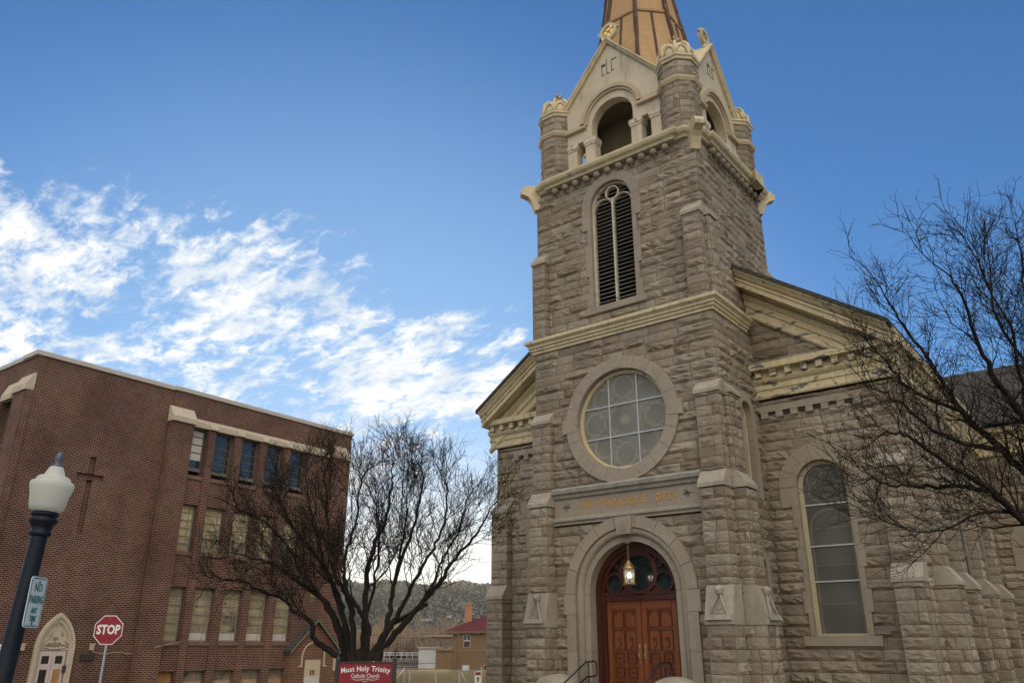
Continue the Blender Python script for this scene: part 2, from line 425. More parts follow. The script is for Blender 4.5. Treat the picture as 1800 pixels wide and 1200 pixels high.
M['dullcream'] = mat('dull_cream_frame', (.44, .37, .25), .6, [(2, .1), (9, .06)], .3)
M['oldgilt'] = mat('tarnished_gilding', (.40, .28, .12), .5, (9, .2), .5, .5)
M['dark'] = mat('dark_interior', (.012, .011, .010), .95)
M['belfry_in'] = mat('belfry_interior', (.12, .095, .06), .95, [(1.5, .2, (1, 1, .3))], extra=stripes((.12, .095, .06), .30, .02, 0))
M['louver'] = mat('weathered_louver', (.20, .185, .155), .85, [(6, .5, (.6, .6, 5))], .2, extra=blotch((.52, .48, .40), 4, .60, .66, (1, 1, 4)))
M['wornwhite'] = mat('worn_white_paint', (.56, .50, .40), .7, [(5, .15)], .3, extra=blotch((.30, .23, .16), 6, .57, .62))
M['glass_grey'] = mat('backing_stained_glass', (.10, .10, .09), .35, [(.8, .10), (3, .06)], .42)
M['tracery'] = mat('tracery_behind_glass', (.50, .44, .285), .4, None, .3)
M['bar'] = mat('aluminium_bar', (.52, .52, .52), .4, None, .5, .3)
M['gold'] = mat('gilt_lettering', (.50, .27, .07), .55, (14, .25), .5, .15)
M['gilt'] = mat('gilding', (.75, .50, .14), .25, (9, .15), .5, .9)
M['wood'] = mat('varnished_door_wood', (.19, .050, .011), .38, [(2, .18, (9, 9, 1)), (14, .12, (5, 5, .6))], .4, coat=.15)
M['wooddark'] = mat('dark_red_frame_wood', (.06, .014, .008), .32, [(3, .2, (4, 4, 1))], .4, coat=.2)
M['woodcarve'] = mat('stained_carving_wood', (.10, .022, .006), .4, [(2, .2, (9, 9, 1))], .4)
M['pipe'] = mat('painted_downpipe', (.27, .25, .21), .7, (4, .15), .2)
M['glass_dark'] = mat('dark_leaded_glass', (.012, .018, .02), .1, (4, .4), .5)
M['brass'] = mat('old_brass', (.42, .30, .14), .38, (12, .25), .5, .8)
M['black'] = mat('black_paint', (.012, .013, .016), .38, None, .5)
M['lampglass'] = mat('lantern_glass', (.5, .5, .48), .2, None, .4)
M['brick'] = mat('red_brick', (1, 1, 1), .92, [(.35, .26), (2.2, .16), (.6, .14, (1, 1, .25))], .1, extra=bricks)
M['brick_porch'] = mat('porch_brick', (1.05, 1, .9), .92, [(.5, .18), (3, .12)], .1, extra=lambda nt, tc, cur, b: bricks(nt, tc, cur, b, (.135, .052, .031), (.07, .029, .022), (.32, .245, .185)))
M['lime'] = mat('pale_limestone', (.50, .43, .33), .85, [(1.1, .08), (8, .06)], .2)
M['coping'] = mat('metal_coping', (.50, .47, .42), .6, (1.5, .08), .4)
M['sash'] = mat('grey_steel_sash', (.27, .26, .225), .6, (8, .12), .3)
M['sashdark'] = mat('dark_steel_sash', (.13, .125, .11), .6, (8, .12), .3)
M['pane_sky'] = mat('reflective_window_glass', (.03, .034, .04), .035, None, .9)
M['pane_blind'] = mat('glass_over_old_blinds', (.36, .31, .20), .5, [(1.3, .28), (2.5, .25, (.3, .3, 5))], .15, extra=chain(blotch((.10, .095, .07), .9, .54, .62), stripes((.22, .19, .13), .11, .012)))
M['pane_gold'] = mat('glass_painted_with_sky_reflection', (.52, .44, .26), .4, [(1.0, .3), (4, .25), (2.5, .2, (.3, .3, 5))], .25, extra=stripes((.36, .30, .17), .10, .01, 1))  # bright yellow sky reflection put into the pane colour
M['blind_white'] = mat('white_blind', (.62, .60, .55), .6, (3, .08))
M['boardwhite'] = mat('white_painted_board', (.60, .57, .53), .7, (4, .08), extra=blotch((.2, .18, .16), 3.0, .66, .70))
M['ply'] = mat('plywood', (.42, .23, .09), .7, [(3, .22, (1, 1, .4)), (12, .2, (5, 5, 1))])
M['plypale'] = mat('pale_pinkish_board', (.50, .34, .22), .7, (2, .1))
M['doorwhite'] = mat('pinkish_white_door_paint', (.55, .46, .43), .5, (3, .06))
M['plaque'] = mat('bronze_plaque', (.05, .045, .042), .5, (20, .3), .5, .3)
M['signred'] = mat('stop_sign_red', (.235, .006, .016), .45, (1.5, .05), .4)
M['signwhite'] = mat('sign_white', (.68, .70, .70), .45, None, .4)
M['signpale'] = mat('pale_reflective_sheet', (.58, .66, .70), .45, (3, .05), .4)
M['signgreen'] = mat('sign_green_ink', (.012, .16, .17), .5)
M['boardred'] = mat('board_red', (.21, .008, .016), .4, None, .4)
M['boardgrey'] = mat('board_grey_panel', (.44, .45, .46), .45, None, .4)
M['ink'] = mat('black_ink', (.02, .02, .02), .6)
M['stain'] = mat('dark_letter_stain', (.10, .085, .06), .9)
M['galv'] = mat('galvanised_steel', (.33, .35, .37), .5, (18, .2), .5, .5)
M['navy'] = mat('navy_black_enamel', (.008, .011, .020), .42, (2, .2), .22)
M['finial'] = mat('blue_grey_finial', (.07, .085, .13), .4, (8, .25), .5)
M['bark'] = mat('dark_bark', (.020, .016, .014), .95, [(2, .3, (3, 3, .6)), (14, .35, (3, 3, 1))], .1, bump=(26, .8))
M['twig'] = mat('twig_bark', (.013, .011, .010), .9, (6, .3), .1)
M['bud'] = mat('yellow_green_buds', (.34, .27, .07), .8, (3, .3), .1)
M['budbrown'] = mat('brown_buds', (.10, .085, .045), .8, (3, .3), .1)
M['tan'] = mat('tan_brick_house_wall', (.225, .148, .088), .9, [(.35, .14), (3, .08)], .1, extra=stripes((.19, .125, .075), .20, .03))
M['redtile'] = mat('red_roof_tiles', (.13, .026, .034), .6, [(1, .15), (8, .2)], .3)
M['housetrim'] = mat('salmon_trim', (.38, .265, .19), .6, (2, .08))
M['shed'] = mat('pale_concrete', (.42, .42, .39), .9, [(.4, .12), (3, .06)])
M['bench'] = mat('bleacher_boards', (.34, .29, .27), .9, [(.8, .25), (.3, .2)])
M['bench_dark'] = mat('bleacher_risers', (.085, .075, .07), .9, (.8, .2))
M['rail'] = mat('white_rail', (.62, .62, .62), .6)
M['brush'] = mat('bare_grey_brush', (.26, .20, .145), .95, (.3, .25))
M['brushtan'] = mat('bare_tan_crowns', (.36, .25, .155), .95, (.3, .25))
M['pine'] = mat('dark_pinyon', (.036, .041, .026), .95, (.05, .3))
M['hill'] = mat('dry_hillside', (.085, .080, .056), .95, [(.012, .25), (.09, .3)])
M['ground'] = mat('dry_ground', (.15, .13, .095), .95, [(.05, .2), (.8, .2)])
M['asphalt'] = mat('asphalt', (.055, .054, .053), .9, [(.3, .15), (30, .25)], bump=(60, .4))
M['concrete'] = mat('pavement_concrete', (.24, .225, .20), .9, [(.4, .1), (10, .08)], extra=stripes((.2, .19, .17), 1.5, .015, 0))
M['grass'] = mat('dry_lawn', (.13, .115, .06), .95, [(1, .3), (20, .3)])
M['paint'] = mat('road_paint', (.65, .64, .6), .7, (4, .15))
# frosted pane one can half see through
def frosted(nm, ca, cb, f=.66):
    m = bpy.data.materials.new(nm); m.use_nodes = True; nt = m.node_tree; N = nt.nodes; L = nt.links.new
    b = N['Principled BSDF']; b.inputs['Roughness'].default_value = .42; b.inputs['Specular IOR Level'].default_value = .35
    t = N.new('ShaderNodeTexNoise'); t.inputs['Scale'].default_value = 1.2; t.inputs['Detail'].default_value = 5
    r = N.new('ShaderNodeValToRGB'); r.color_ramp.elements[0].color = (*ca, 1); r.color_ramp.elements[1].color = (*cb, 1); r.color_ramp.elements[0].position = .3; r.color_ramp.elements[1].position = .7
    L(N.new('ShaderNodeTexCoord').outputs['Object'], t.inputs['Vector']); L(t.outputs[0], r.inputs[0]); L(r.outputs[0], b.inputs['Base Color'])
    tr = N.new('ShaderNodeBsdfTransparent'); mx = N.new('ShaderNodeMixShader'); mx.inputs[0].default_value = f
    L(tr.outputs[0], mx.inputs[1]); L(b.outputs[0], mx.inputs[2]); L(mx.outputs[0], N['Material Output'].inputs[0])
    return m
M['frost'] = frosted('frosted_glazing', (.085, .085, .073), (.15, .148, .125))
M['frost_rose'] = frosted('yellowed_frosted_glazing', (.235, .225, .195), (.33, .32, .28), .60)
def glow(name, col, st):
    m = bpy.data.materials.new(name); m.use_nodes = True; nt = m.node_tree; b = nt.nodes['Principled BSDF']
    b.inputs['Base Color'].default_value = (*col, 1); b.inputs['Emission Color'].default_value = (*col, 1); b.inputs['Emission Strength'].default_value = st
    return m
M['bulb'] = glow('lit_bulb', (1, .93, .8), 3)
def clear(name, col, fac, rough=.1):
    m = bpy.data.materials.new(name); m.use_nodes = True; nt = m.node_tree; N = nt.nodes; L = nt.links.new
    b = N['Principled BSDF']; b.inputs['Base Color'].default_value = (*col, 1); b.inputs['Roughness'].default_value = rough
    tr = N.new('ShaderNodeBsdfTransparent'); mx = N.new('ShaderNodeMixShader'); mx.inputs[0].default_value = fac
    L(tr.outputs[0], mx.inputs[1]); L(b.outputs[0], mx.inputs[2]); L(mx.outputs[0], N['Material Output'].inputs[0])
    return m
M['lanternglass'] = clear('clear_lantern_glass', (.7, .7, .66), .3)
M['globe'] = mat('frosted_acorn_globe', (.72, .72, .66), .35, [(3, .05)], .5)
def globe_fix():
    m = M['globe']; nt = m.node_tree; N = nt.nodes; L = nt.links.new; b = N['Principled BSDF']
    tl = N.new('ShaderNodeBsdfTranslucent'); tl.inputs[0].default_value = (.85, .85, .78, 1)
    mx = N.new('ShaderNodeMixShader'); mx.inputs[0].default_value = .5
    L(b.outputs[0], mx.inputs[1]); L(tl.outputs[0], mx.inputs[2]); L(mx.outputs[0], N['Material Output'].inputs[0])
globe_fix()

def translucent(name, c1, c2, f):
    m = bpy.data.materials.new(name); m.use_nodes = True; nt = m.node_tree; N = nt.nodes; L = nt.links.new; b = N['Principled BSDF']
    b.inputs['Base Color'].default_value = (*c1, 1); b.inputs['Roughness'].default_value = .8
    t = N.new('ShaderNodeBsdfTranslucent'); t.inputs[0].default_value = (*c2, 1); mx = N.new('ShaderNodeMixShader'); mx.inputs[0].default_value = f
    L(b.outputs[0], mx.inputs[1]); L(t.outputs[0], mx.inputs[2]); L(mx.outputs[0], N['Material Output'].inputs[0]); return m
M['strawgrass'] = translucent('straw_coloured_grass', (.48, .40, .19), (.75, .62, .27), .6)
# ---------------------------------------------------------------- the church
X_, Y_ = Vector((1, 0, 0)), Vector((0, 1, 0))
CX = -11.0
church = thing('church', 'grey brown rock-faced stone church with square bell tower, cream trim and tan spire', 'church', (CX, 21.8, gz(CX, 21.8)))
def P_(name, mb, m, parent=church): return obj(name, mb, m, parent)
GZ = -1.0                                                          # foot of the walls, a little below the ground
FR = (Vector((CX, 19, 0)), X_, -Y_)                                # tower front, u from the tower's axis
SD = (Vector((-8, 0, 0)), Y_, X_)                                  # tower side, u = world Y
W1 = 21.6                                                          # plane of the aisle fronts
# --- tower shaft
portal_h = arch_hole(0, GZ, 2.95, 1.62)
rose_h = circ_hole(0, 7.65, 1.6)
panel_h = rect_hole(-2.4, 2.4, 4.93, 5.72)
mb = MB()
ashlar(mb, *FR, -3, 3, GZ, 10.25, (portal_h, rose_h, panel_h), seed=11)
ashlar(mb, *SD, 19, 24.1, GZ, 10.25, (arch_hole(20.55, 5.3, 7.62, .42), arch_hole(20.62, 2.2, 3.55, .26)), seed=12)
ashlar(mb, Vector((-14, 0, 0)), -Y_, -X_, -24.1, -19, GZ, 10.25, seed=13)
P_('tower_wall', mb, M['rock'])
mb = MB(); U1 = 19.05
FU = (Vector((CX, U1, 0)), X_, -Y_)
ashlar(mb, *FU, -2.9, 2.97, 10.5, 15.95, (arch_hole(0, 11.2, 14.7, .86),), seed=21)
ashlar(mb, Vector((-8.03, 0, 0)), Y_, X_, U1, 24.05, 10.5, 15.95, seed=22, depth=.05)
ashlar(mb, Vector((-13.9, 0, 0)), -Y_, -X_, -24.05, -U1, 10.5, 15.95, seed=23)
ashlar(mb, Vector((CX, 24.05, 0)), -X_, Y_, -2.97, 2.9, 9, 15.95, seed=24)
P_('upper_tower_wall', mb, M['rock'])
# --- string course
prof = [(0, 10.20), (.07, 10.20), (.07, 10.27), (.12, 10.30), (.12, 10.36), (.17, 10.39), (.17, 10.45), (.26, 10.52), (.26, 10.60), (.20, 10.64), (-.15, 10.70), (-.15, 10.2)]
mb = MB(); sweep(mb, [(-14, 24.0), (-14, 19), (-8, 19), (-8, 21.3)][::1], prof)
P_('string_course', mb, M['cream'])
# --- buttresses of the tower: (front one and side one at each front corner)
def cap_prism(mb, O, U, N, u0, u1, n0, n1, z0, z1, lip=.10, tone=.5):
    """sloped weathering stone: from depth n1 at z0 back to n0 at z1"""
    P = [(-.02, z0-.001), (n1, z0-.001), (n1, z0+lip), (max(n0, .0), z1), (-.02, z1)]
    mb.prism([O+U*u0+N*a+UP*b for a, b in P], U*(u1-u0), tone)
def buttress(O, U, N, u0, u1, stages, sides=(1, 1), emblem=None, name='buttress', seed=5):
    """stages: (z0, z1, depth) from the bottom; each upper end is closed by a sloped cap back to the next depth"""
    mb = MB(); caps = []
    mb.obox(O, U, N, u0+.04, u1-.04, -.1, stages[-1][2]-.03, stages[0][0], stages[-1][1], -1)
    for i, (z0, z1, d, ztop) in enumerate(stages):
        nd = stages[i+1][2] if i+1 < len(stages) else 0
        ashlar(mb, O+N*d, U, N, u0, u1, z0, z1, seed=seed+i, depth=.045, lens=(.3, .72))
        if sides[1]: ashlar(mb, O+U*u1, -N, U, -d, 0, z0, z1, seed=seed+i+40, depth=.035, lens=(.2, .6))
        if sides[0]: ashlar(mb, O+U*u0, N, -U, 0, d, z0, z1, seed=seed+i+80, depth=.035, lens=(.2, .6))
        cb = MB(); caps.append(cb); cap_prism(cb, O, U, N, u0-.025, u1+.025, nd, d+.05, z1, ztop)
    b = P_(name, mb, M['rock'])
    for cb in caps: P_('buttress_cap', cb, M['cap'], b)
    if emblem is not None:
        i = emblem; z0, z1, d, ztop = stages[i]; nd = stages[i+1][2]; w = u1-u0; uc = (u0+u1)/2; e = MB()
        sl = Vector((0, 0, ztop-z1-.1))+N*(nd-d-.05); sl.normalize(); o = O+N*(d+.05)+UP*(z1+.1); nn = U.cross(sl); nn = nn if nn.dot(N) > 0 else -nn
        Ls = (ztop-z1-.1)*.82
        for s in (-1, 1):
            a = o+U*(uc+s*w*.40)+nn*.03; t = o+U*uc+sl*Ls+nn*.05
            e.tube([a, t], .033, 5, sm=False)
        e.prism([o+U*(u0+.01)+nn*.02-sl*.02, o+U*(u1-.01)+nn*.02-sl*.02, o+U*(u1-.01)+nn*.02+sl*.1, o+U*(u0+.01)+nn*.02+sl*.1], nn*.05)
        k = o+U*uc+sl*(Ls+.02)+nn*.06
        e.lathe(k-UP*.06, [(.05, -.05), (.10, 0), (.09, .07), (.11, .12), (.05, .17)], 8)
        e.tube([k-UP*.02, k+nn*.12], [.06, .05], 6)
        for a in range(3):
            c = o+U*(uc+.075*cos(pi/2+a*2*pi/3))+sl*(Ls*.38+.075*sin(pi/2+a*2*pi/3))+nn*.012
            V = []; m = 14
            for j in range(m):
                for r in (.05, .075): V.append(c+U*(r*cos(2*pi*j/m))+sl*(r*sin(2*pi*j/m))+nn*.012)
            e.add(V, [(2*j, 2*j+1, (2*j+3) % (2*m), (2*j+2) % (2*m)) for j in range(m)])
        P_('carved_gable', e, M['cap'], b)
    return b
ST = [(GZ, 2.10, .58, 3.0), (3.0, 5.36, .38, 5.8), (5.8, 7.86, .18, 8.22)]
buttress(*FR, 2.36, 3.03, ST, emblem=0, seed=31)
buttress(*FR, -3.02, -2.35, ST, emblem=0, seed=32)
buttress(*SD, 19.15, 19.85, [(a, b, c*.95, d) for a, b, c, d in ST], emblem=0, seed=33)
buttress(Vector((-14, 0, 0)), -Y_, -X_, -19.85, -19.15, [(a, b, c*.5, d) for a, b, c, d in ST], emblem=None, seed=34)
SU = [(10.66, 13.25, .20, 13.66)]
buttress(*FU, 2.42, 2.97, SU, seed=35); buttress(*FU, -2.98, -2.45, SU, seed=36)
buttress(Vector((-8.03, 0, 0)), Y_, X_, U1+.1, U1+.6, [(10.66, 13.2, .14, 13.6)], seed=37)
buttress(Vector((-8.03, 0, 0)), Y_, X_, 23.5, 24.03, [(10.66, 12.75, .22, 13.3)], seed=38)
buttress(Vector((-13.9, 0, 0)), -Y_, -X_, -U1-.6, -U1-.1, [(10.66, 13.2, .14, 13.6)], seed=39)
# --- portal
po = MB(); O, U, N = FR
po.ring(O, U, N, 0, 2.95, 1.66, 1.97, 0, pi, -.3, .12, 40, 9, .008, .62, .12)
for s in (-1, 1):
    zz = [GZ, .1, .75, 1.5, 2.42, 2.95]
    for i in range(5):
        ex = 2.03 if i == 4 else 1.95
        a, b = sorted((s*1.66, s*ex)); po.obox(O, U, N, a, b, -.3, .12, zz[i]+.004, zz[i+1]-.004, .62+RND.uniform(-.12, .12))
        a, b = sorted((s*1.30, s*1.60)); po.obox(O, U, N, a, b, -.75, -.06, zz[i]+.003, zz[i+1]-.003, .6+RND.uniform(-.1, .1))
po.ring(O, U, N, 0, 2.95, 1.30, 1.60, 0, pi, -.75, -.06, 40, 9, .006, .6, .1)
ps = P_('portal_surround', po, M['trim'])
ro = MB()                                                           # the fat roll moulding
ro.tube([O+U*1.58+UP*GZ-N*.04, O+U*1.58+UP*2.95-N*.04]+[O+U*(1.58*cos(a))+UP*(2.95+1.58*sin(a))-N*.04 for a in [pi*k/32 for k in range(1, 32)]]+[O-U*1.58+UP*2.95-N*.04, O-U*1.58+UP*GZ-N*.04], .115, 12, .55)
P_('roll_moulding', ro, M['trim'], ps)
kb = MB()
kb.polyface(O, U, N, [(-.19, 4.42), (.19, 4.42), (.27, 4.86), (-.27, 4.86)], .0, .21, .62)
kb.polyface(O, U, N, [(-.13, 4.47), (.13, 4.47), (.17, 4.78), (-.17, 4.78)], .21, .225, .45)
for q in [(0, .0, .012), ]:
    kb.obox(O, U, N, -.008, .008, .225, .24, 4.50, 4.77, .8)
    for z, w in ((4.72, .04), (4.66, .055), (4.58, .075), (4.52, .07)): kb.obox(O, U, N, -w, w, .225, .238, z-.009, z+.009, .8)
    for s in (-1, 1): kb.ring(O, U, N, s*.05, 4.55, .022, .034, 0, 2*pi, .225, .238, 12, 0, 0, .8)
P_('keystone', kb, M['trim'], ps)
# inscription
pb = MB(); pb.obox(O, U, N, -2.34, -.93, -.05, .03, 4.95, 5.70, .62); pb.obox(O, U, N, -.925, .95, -.05, .032, 4.95, 5.70, .58); pb.obox(O, U, N, .955, 2.34, -.05, .03, 4.95, 5.70, .64)
ip = P_('inscription_panel', pb, M['trim'])
lb = MB()
for a, b, t in ((-2.34, -.55, .5), (-.545, .62, .75), (.625, 2.34, .5)):
    extrude(lb, O+U*a+UP*5.70, O+U*b+UP*5.70, N, [(0, -.12), (.10, -.12), (.12, -.03), (.2, .0), (.22, .1), (.16, .16), (0, .2)], t)
P_('upper_ledge', lb, M['green'], ip)
lb = MB()
for a, b in ((-2.34, -.43), (-.425, .62), (.625, 2.34)): extrude(lb, O+U*a+UP*4.93, O+U*b+UP*4.93, N, [(0, -.1), (.08, -.1), (.08, -.05), (.15, .0), (.15, .07), (.08, .10), (0, .1)], .6+RND.uniform(-.05, .1))
P_('lower_ledge', lb, M['cap'], ip)
for s, u, w in (('UNI', -1.24, 1.12), ('TRINOQUE', -.05, 1.12), ('DEO', 1.235, 1.12)):
    text('gilt_lettering', s, .285, M['gold'], O+U*(u)+UP*5.31+N*.036, U, UP, ip, .006, .006, 1.0, 0, 1.12 if s != 'TRINOQUE' else 1.04)
def fleuron(u, s):
    f = MB(); c = O+U*u+UP*5.32+N*.034; R = random.Random(int(abs(u)*10))
    f.tube([c-U*.17*s, c+U*.02*s+UP*.02, c+U*.15*s-UP*.01], [.004, .012, .006], 4)
    for k in range(9):
        a = R.uniform(0, 6.28); r = R.uniform(.05, .13); st = c+U*R.uniform(-.08, .06)
        f.tube([st, st+U*(r*.5*cos(a))+UP*(r*.5*sin(a)), st+U*(r*cos(a+.5))+UP*(r*.8*sin(a+.5))], [.009, .010, .005], 4)
    for q in (-1, 1): f.tube([c+U*(.05*s+.07*cos(a)*s)+UP*(q*.05+.04*sin(a)) for a in [k*.6 for k in range(9)]], .006, 4)
    P_('carved_fleuron', f, M['stain'], ip)
fleuron(-1.92, 1); fleuron(1.88, -1)
# doorway timber, doors
DO = Vector((CX, 19.55, 0))
w = MB()
w.ring(DO, X_, -Y_, 0, 2.95, 1.16, 1.30, 0, pi, -.05, .18, 40); w.ring(DO, X_, -Y_, 0, 2.95, 1.06, 1.16, 0, pi, -.05, .10, 40)
for s in (-1, 1):
    for a, b, d in ((1.16, 1.30, .18), (1.06, 1.16, .10)):
        a, b = sorted((s*a, s*b)); w.obox(DO, X_, -Y_, a, b, -.05, d, .3, 2.95)
w.obox(DO, X_, -Y_, -1.06, 1.06, -.05, .09, 2.76, 2.96); w.obox(DO, X_, -Y_, -1.06, 1.06, .09, .13, 2.92, 2.97); w.obox(DO, X_, -Y_, -1.06, 1.06, .09, .12, 2.77, 2.81)
w.ring(DO, X_, -Y_, 0, 3.47, .50, .58, 0, 2*pi, -.02, .09, 36); w.ring(DO, X_, -Y_, 0, 3.47, .455, .50, 0, 2*pi, -.02, .05, 36)
for s in (-1, 1):
    w.ring(DO, X_, -Y_, s*.76, 3.22, .225, .28, 0, 2*pi, -.02, .08, 28)
    w.ring(DO, X_, -Y_, s*.60, 3.72, .10, .14, 0, 2*pi, -.02, .06, 20)
    w.polyface(DO, X_, -Y_, [(s*.35, 2.97), (s*.58, 2.97), (s*.45, 3.1)], -.02, .04)
fr = P_('door_frame', w, M['wooddark'])
g = MB(); g.arch_panel(DO, X_, -Y_, 0, 2.95, 2.95, 1.10, -.03, 30); g.quad(DO+X_*-1.1+UP*2.9+Y_*.03, DO+X_*1.1+UP*2.9+Y_*.03, DO+X_*1.1+UP*2.96+Y_*.03, DO+X_*-1.1+UP*2.96+Y_*.03)
P_('fanlight_glass', g, M['glass_dark'], fr)
for s in (-1, 1):
    d = MB(); a, b = sorted((s*.012, s*1.055))
    d.obox(DO, X_, -Y_, a, b, -.06, 0, .35, 2.76)
    for (p, q) in ((.0, .16), (.90, 1.045)):
        a, b = sorted((s*p+s*.012, s*q)); d.obox(DO, X_, -Y_, a, b, 0, .035, .35, 2.76)
    for z0, z1 in ((.35, .52), (2.56, 2.76)):
        a, b = sorted((s*.16, s*.90)); d.obox(DO, X_, -Y_, a, b, 0, .034, z0, z1)
    cv = MB()
    def inset(u, z, w_, h, t=.03):
        for q in (-1, 1):
            cv.obox(DO, X_, -Y_, u+q*w_/2-.012, u+q*w_/2+.012, 0, t, z-h/2, z+h/2); cv.obox(DO, X_, -Y_, u-w_/2+.012, u+w_/2-.012, 0, t, z+q*h/2-.012, z+q*h/2+.012)
    for k in (0, 1):
        u = s*(.345+.37*k)
        inset(u, 2.30, .32, .40); inset(u, 1.78, .32, .50)
        cv.ring(DO, X_, -Y_, u-s*.09*(1-2*k), 2.19, .20, .225, 0 if (s > 0) == (k == 1) else pi/2, pi/2 if (s > 0) == (k == 1) else pi, 0, .02, 10)
        cv.ring(DO, X_, -Y_, u, 1.80, .035, .055, 0, 2*pi, 0, .026, 14);  cv.ring(DO, X_, -Y_, u-s*.10*(1 if k == 0 else -1), 2.44, .03, .048, 0, 2*pi, 0, .022, 12)
        cv.tube([DO+X_*(u+.02)+UP*1.78-Y_*.01, DO+X_*(u+.06)+UP*1.68-Y_*.012, DO+X_*(u-.02)+UP*1.57-Y_*.01], .016, 5)
        for z in (1.33, .98, .62):
            inset(u, z, .27, .28); inset(u, z, .19, .20, .014)
            cv.ring(DO, X_, -Y_, u, z, .028, .045, 0, 2*pi, 0, .02, 12); cv.obox(DO, X_, -Y_, u-.014, u+.014, 0, .02, z-.014, z+.014)
    leaf = P_('door_leaf', d, M['wood']); P_('carving', cv, M['woodcarve'], leaf)
    h = MB(); u = s*.085
    h.obox(DO, X_, -Y_, u-.03, u+.03, .035, .045, 1.22, 1.68); h.tube([DO+X_*u+UP*1.28-Y_*.05, DO+X_*u+UP*1.30-Y_*.11, DO+X_*u+UP*1.44-Y_*.11, DO+X_*u+UP*1.46-Y_*.05], .016, 6); h.lathe(DO+X_*u+UP*1.52-Y_*.05, [(.028, 0), (.03, .02), (.02, .03)], 10); h.tube([DO+X_*u+UP*1.56-Y_*.05, DO+X_*u+UP*1.66-Y_*.05], .02, 6)
    P_('handle', h, M['brass'], leaf)
    h = MB()
    for z in (.6, 2.25): h.cut(); h.tube([DO+X_*(s*1.05)+UP*z-Y_*.03, DO+X_*(s*1.05)+UP*(z+.22)-Y_*.03], .02, 6)
    objs('hinge', h, M['plaque'], leaf)
dk = MB(); dk.box(-12.4, -9.6, 19.64, 19.70, GZ, 4.4); P_('back_boarding', dk, M['dark'])
sb = MB(); g0 = gz(CX, 17)
sb.box(-12.9, -9.1, 18.35, 19.6, g0-.3, .35)
for i in range(3): sb.box(-12.6, -9.4, 18.35-.32*(i+1), 18.35-.32*i, g0-.3, .35-.16*(i+1))
P_('entrance_steps', sb, M['concrete'])
# --- rose window
rw = MB()
rw.ring(O, U, N, 0, 7.65, 1.46, 1.82, -pi/2, 1.5*pi, -.22, .10, 64, 20, .006, .64, .07)
for a in range(4):
    c, s = (1, 0, -1, 0)[a], (0, 1, 0, -1)[a]; t = (-s, c)
    q = [(c*1.5+t[0]*.20*w_*.8, 7.65+s*1.5+t[1]*.20*w_*.8) for w_ in (-1, 1)]+[(c*1.95+t[0]*.22*w_, 7.65+s*1.95+t[1]*.22*w_) for w_ in (1, -1)]
    if a == 3: q = [(-.38, 6.17), (.38, 6.17), (.46, 5.86), (-.46, 5.86)]
    rw.polyface(O, U, N, q, -.2, .112, .68)
rs = P_('rose_surround', rw, M['trim'])
f = MB(); f.ring(O, U, N, 0, 7.65, 1.355, 1.46, 0, 2*pi, -.24, -.10, 64); f.ring(O, U, N, 0, 7.65, 1.385, 1.42, 0, 2*pi, -.10, -.07, 64)
rose = P_('rose_window', f, M['cream'])
g = MB(); g.disc(O, U, N, 0, 7.65, 1.37, -.16, 64); P_('glazing', g, M['frost_rose'], rose)
b = MB()
for q in (-.46, .46):
    L_ = sqrt(1.37**2-q*q); b.obox(O, U, N, q-.017, q+.017, -.158, -.13, 7.65-L_, 7.65+L_); b.obox(O, U, N, -L_, L_, -.158, -.125, 7.65+q-.017, 7.65+q+.017)
P_('glazing_bars', b, M['bar'], rose)
t = MB(); t.ring(O, U, N, 0, 7.65, .46, .54, 0, 2*pi, -.25, -.19, 40)
for k in range(8):
    a = 2*pi*k/8+pi/8*0; t.ring(O, U, N, .98*cos(a), 7.65+.98*sin(a), .29, .355, 0, 2*pi, -.25, -.19, 24)
    a += pi/8; t.ring(O, U, N, .74*cos(a), 7.65+.74*sin(a), .12, .165, 0, 2*pi, -.25, -.19, 16)
    t.ring(O, U, N, 1.22*cos(a), 7.65+1.22*sin(a), .09, .13, 0, 2*pi, -.25, -.19, 14)
t.disc(O, U, N, 0, 7.65, .16, -.20, 16)
P_('tracery', t, M['tracery'], rose)
t = MB(); t.disc(O, U, N, 0, 7.65, 1.45, -.30, 40); P_('stained_glass', t, M['glass_grey'], rose)
# --- louvred belfry window
O, U, N = FU
lw = MB(); lw.ring(O, U, N, 0, 14.7, .74, 1.06, 0, pi, -.25, .075, 40, 7, .006, .42, .06)
for s in (-1, 1):
    z = 11.24
    while z < 14.69:
        z1 = min(z+.54, 14.7); ex = (.98, .88)[int((z-11.24)/.54) % 2] if z < 13.9 else 1.06
        a, b = sorted((s*.74, s*ex)); lw.obox(O, U, N, a, b, -.25, .07, z+.003, z1-.003, .42+RND.uniform(-.08, .08)); z = z1
P_('louver_surround', lw, M['trim'])
f = MB(); f.ring(O, U, N, 0, 14.7, .68, .75, 0, pi, -.2, -.06, 30)
for s in (-1, 1):
    a, b = sorted((s*.68, s*.75)); f.obox(O, U, N, a, b, -.2, -.06, 11.24, 14.7)
f.obox(O, U, N, -.024, .024, -.2, -.05, 11.24, 14.75)
for s in (-1, 1): f.ring(O, U, N, s*.345, 14.62, .315, .345, 0, pi, -.19, -.07, 20)
f.ring(O, U, N, 0, 15.08, .21, .245, 0, 2*pi, -.19, -.06, 24); f.tube([O+UP*14.7-N*.1, O+UP*14.88-N*.1], .04, 6)
lwf = P_('louver_window', f, M['wornwhite'])
lo = MB(); z = 11.28
while z < 15.3:
    L_ = .66 if z < 14.7 else sqrt(max(0.001, .66**2-(z-14.7)**2))
    lo.prism([O+U*-L_+UP*z-N*.12, O+U*-L_+UP*(z+.07)-N*.24, O+U*-L_+UP*(z+.088)-N*.24, O+U*-L_+UP*(z+.018)-N*.12], U*2*L_, RND.random()); z += .135
P_('slats', lo, M['louver'], lwf)
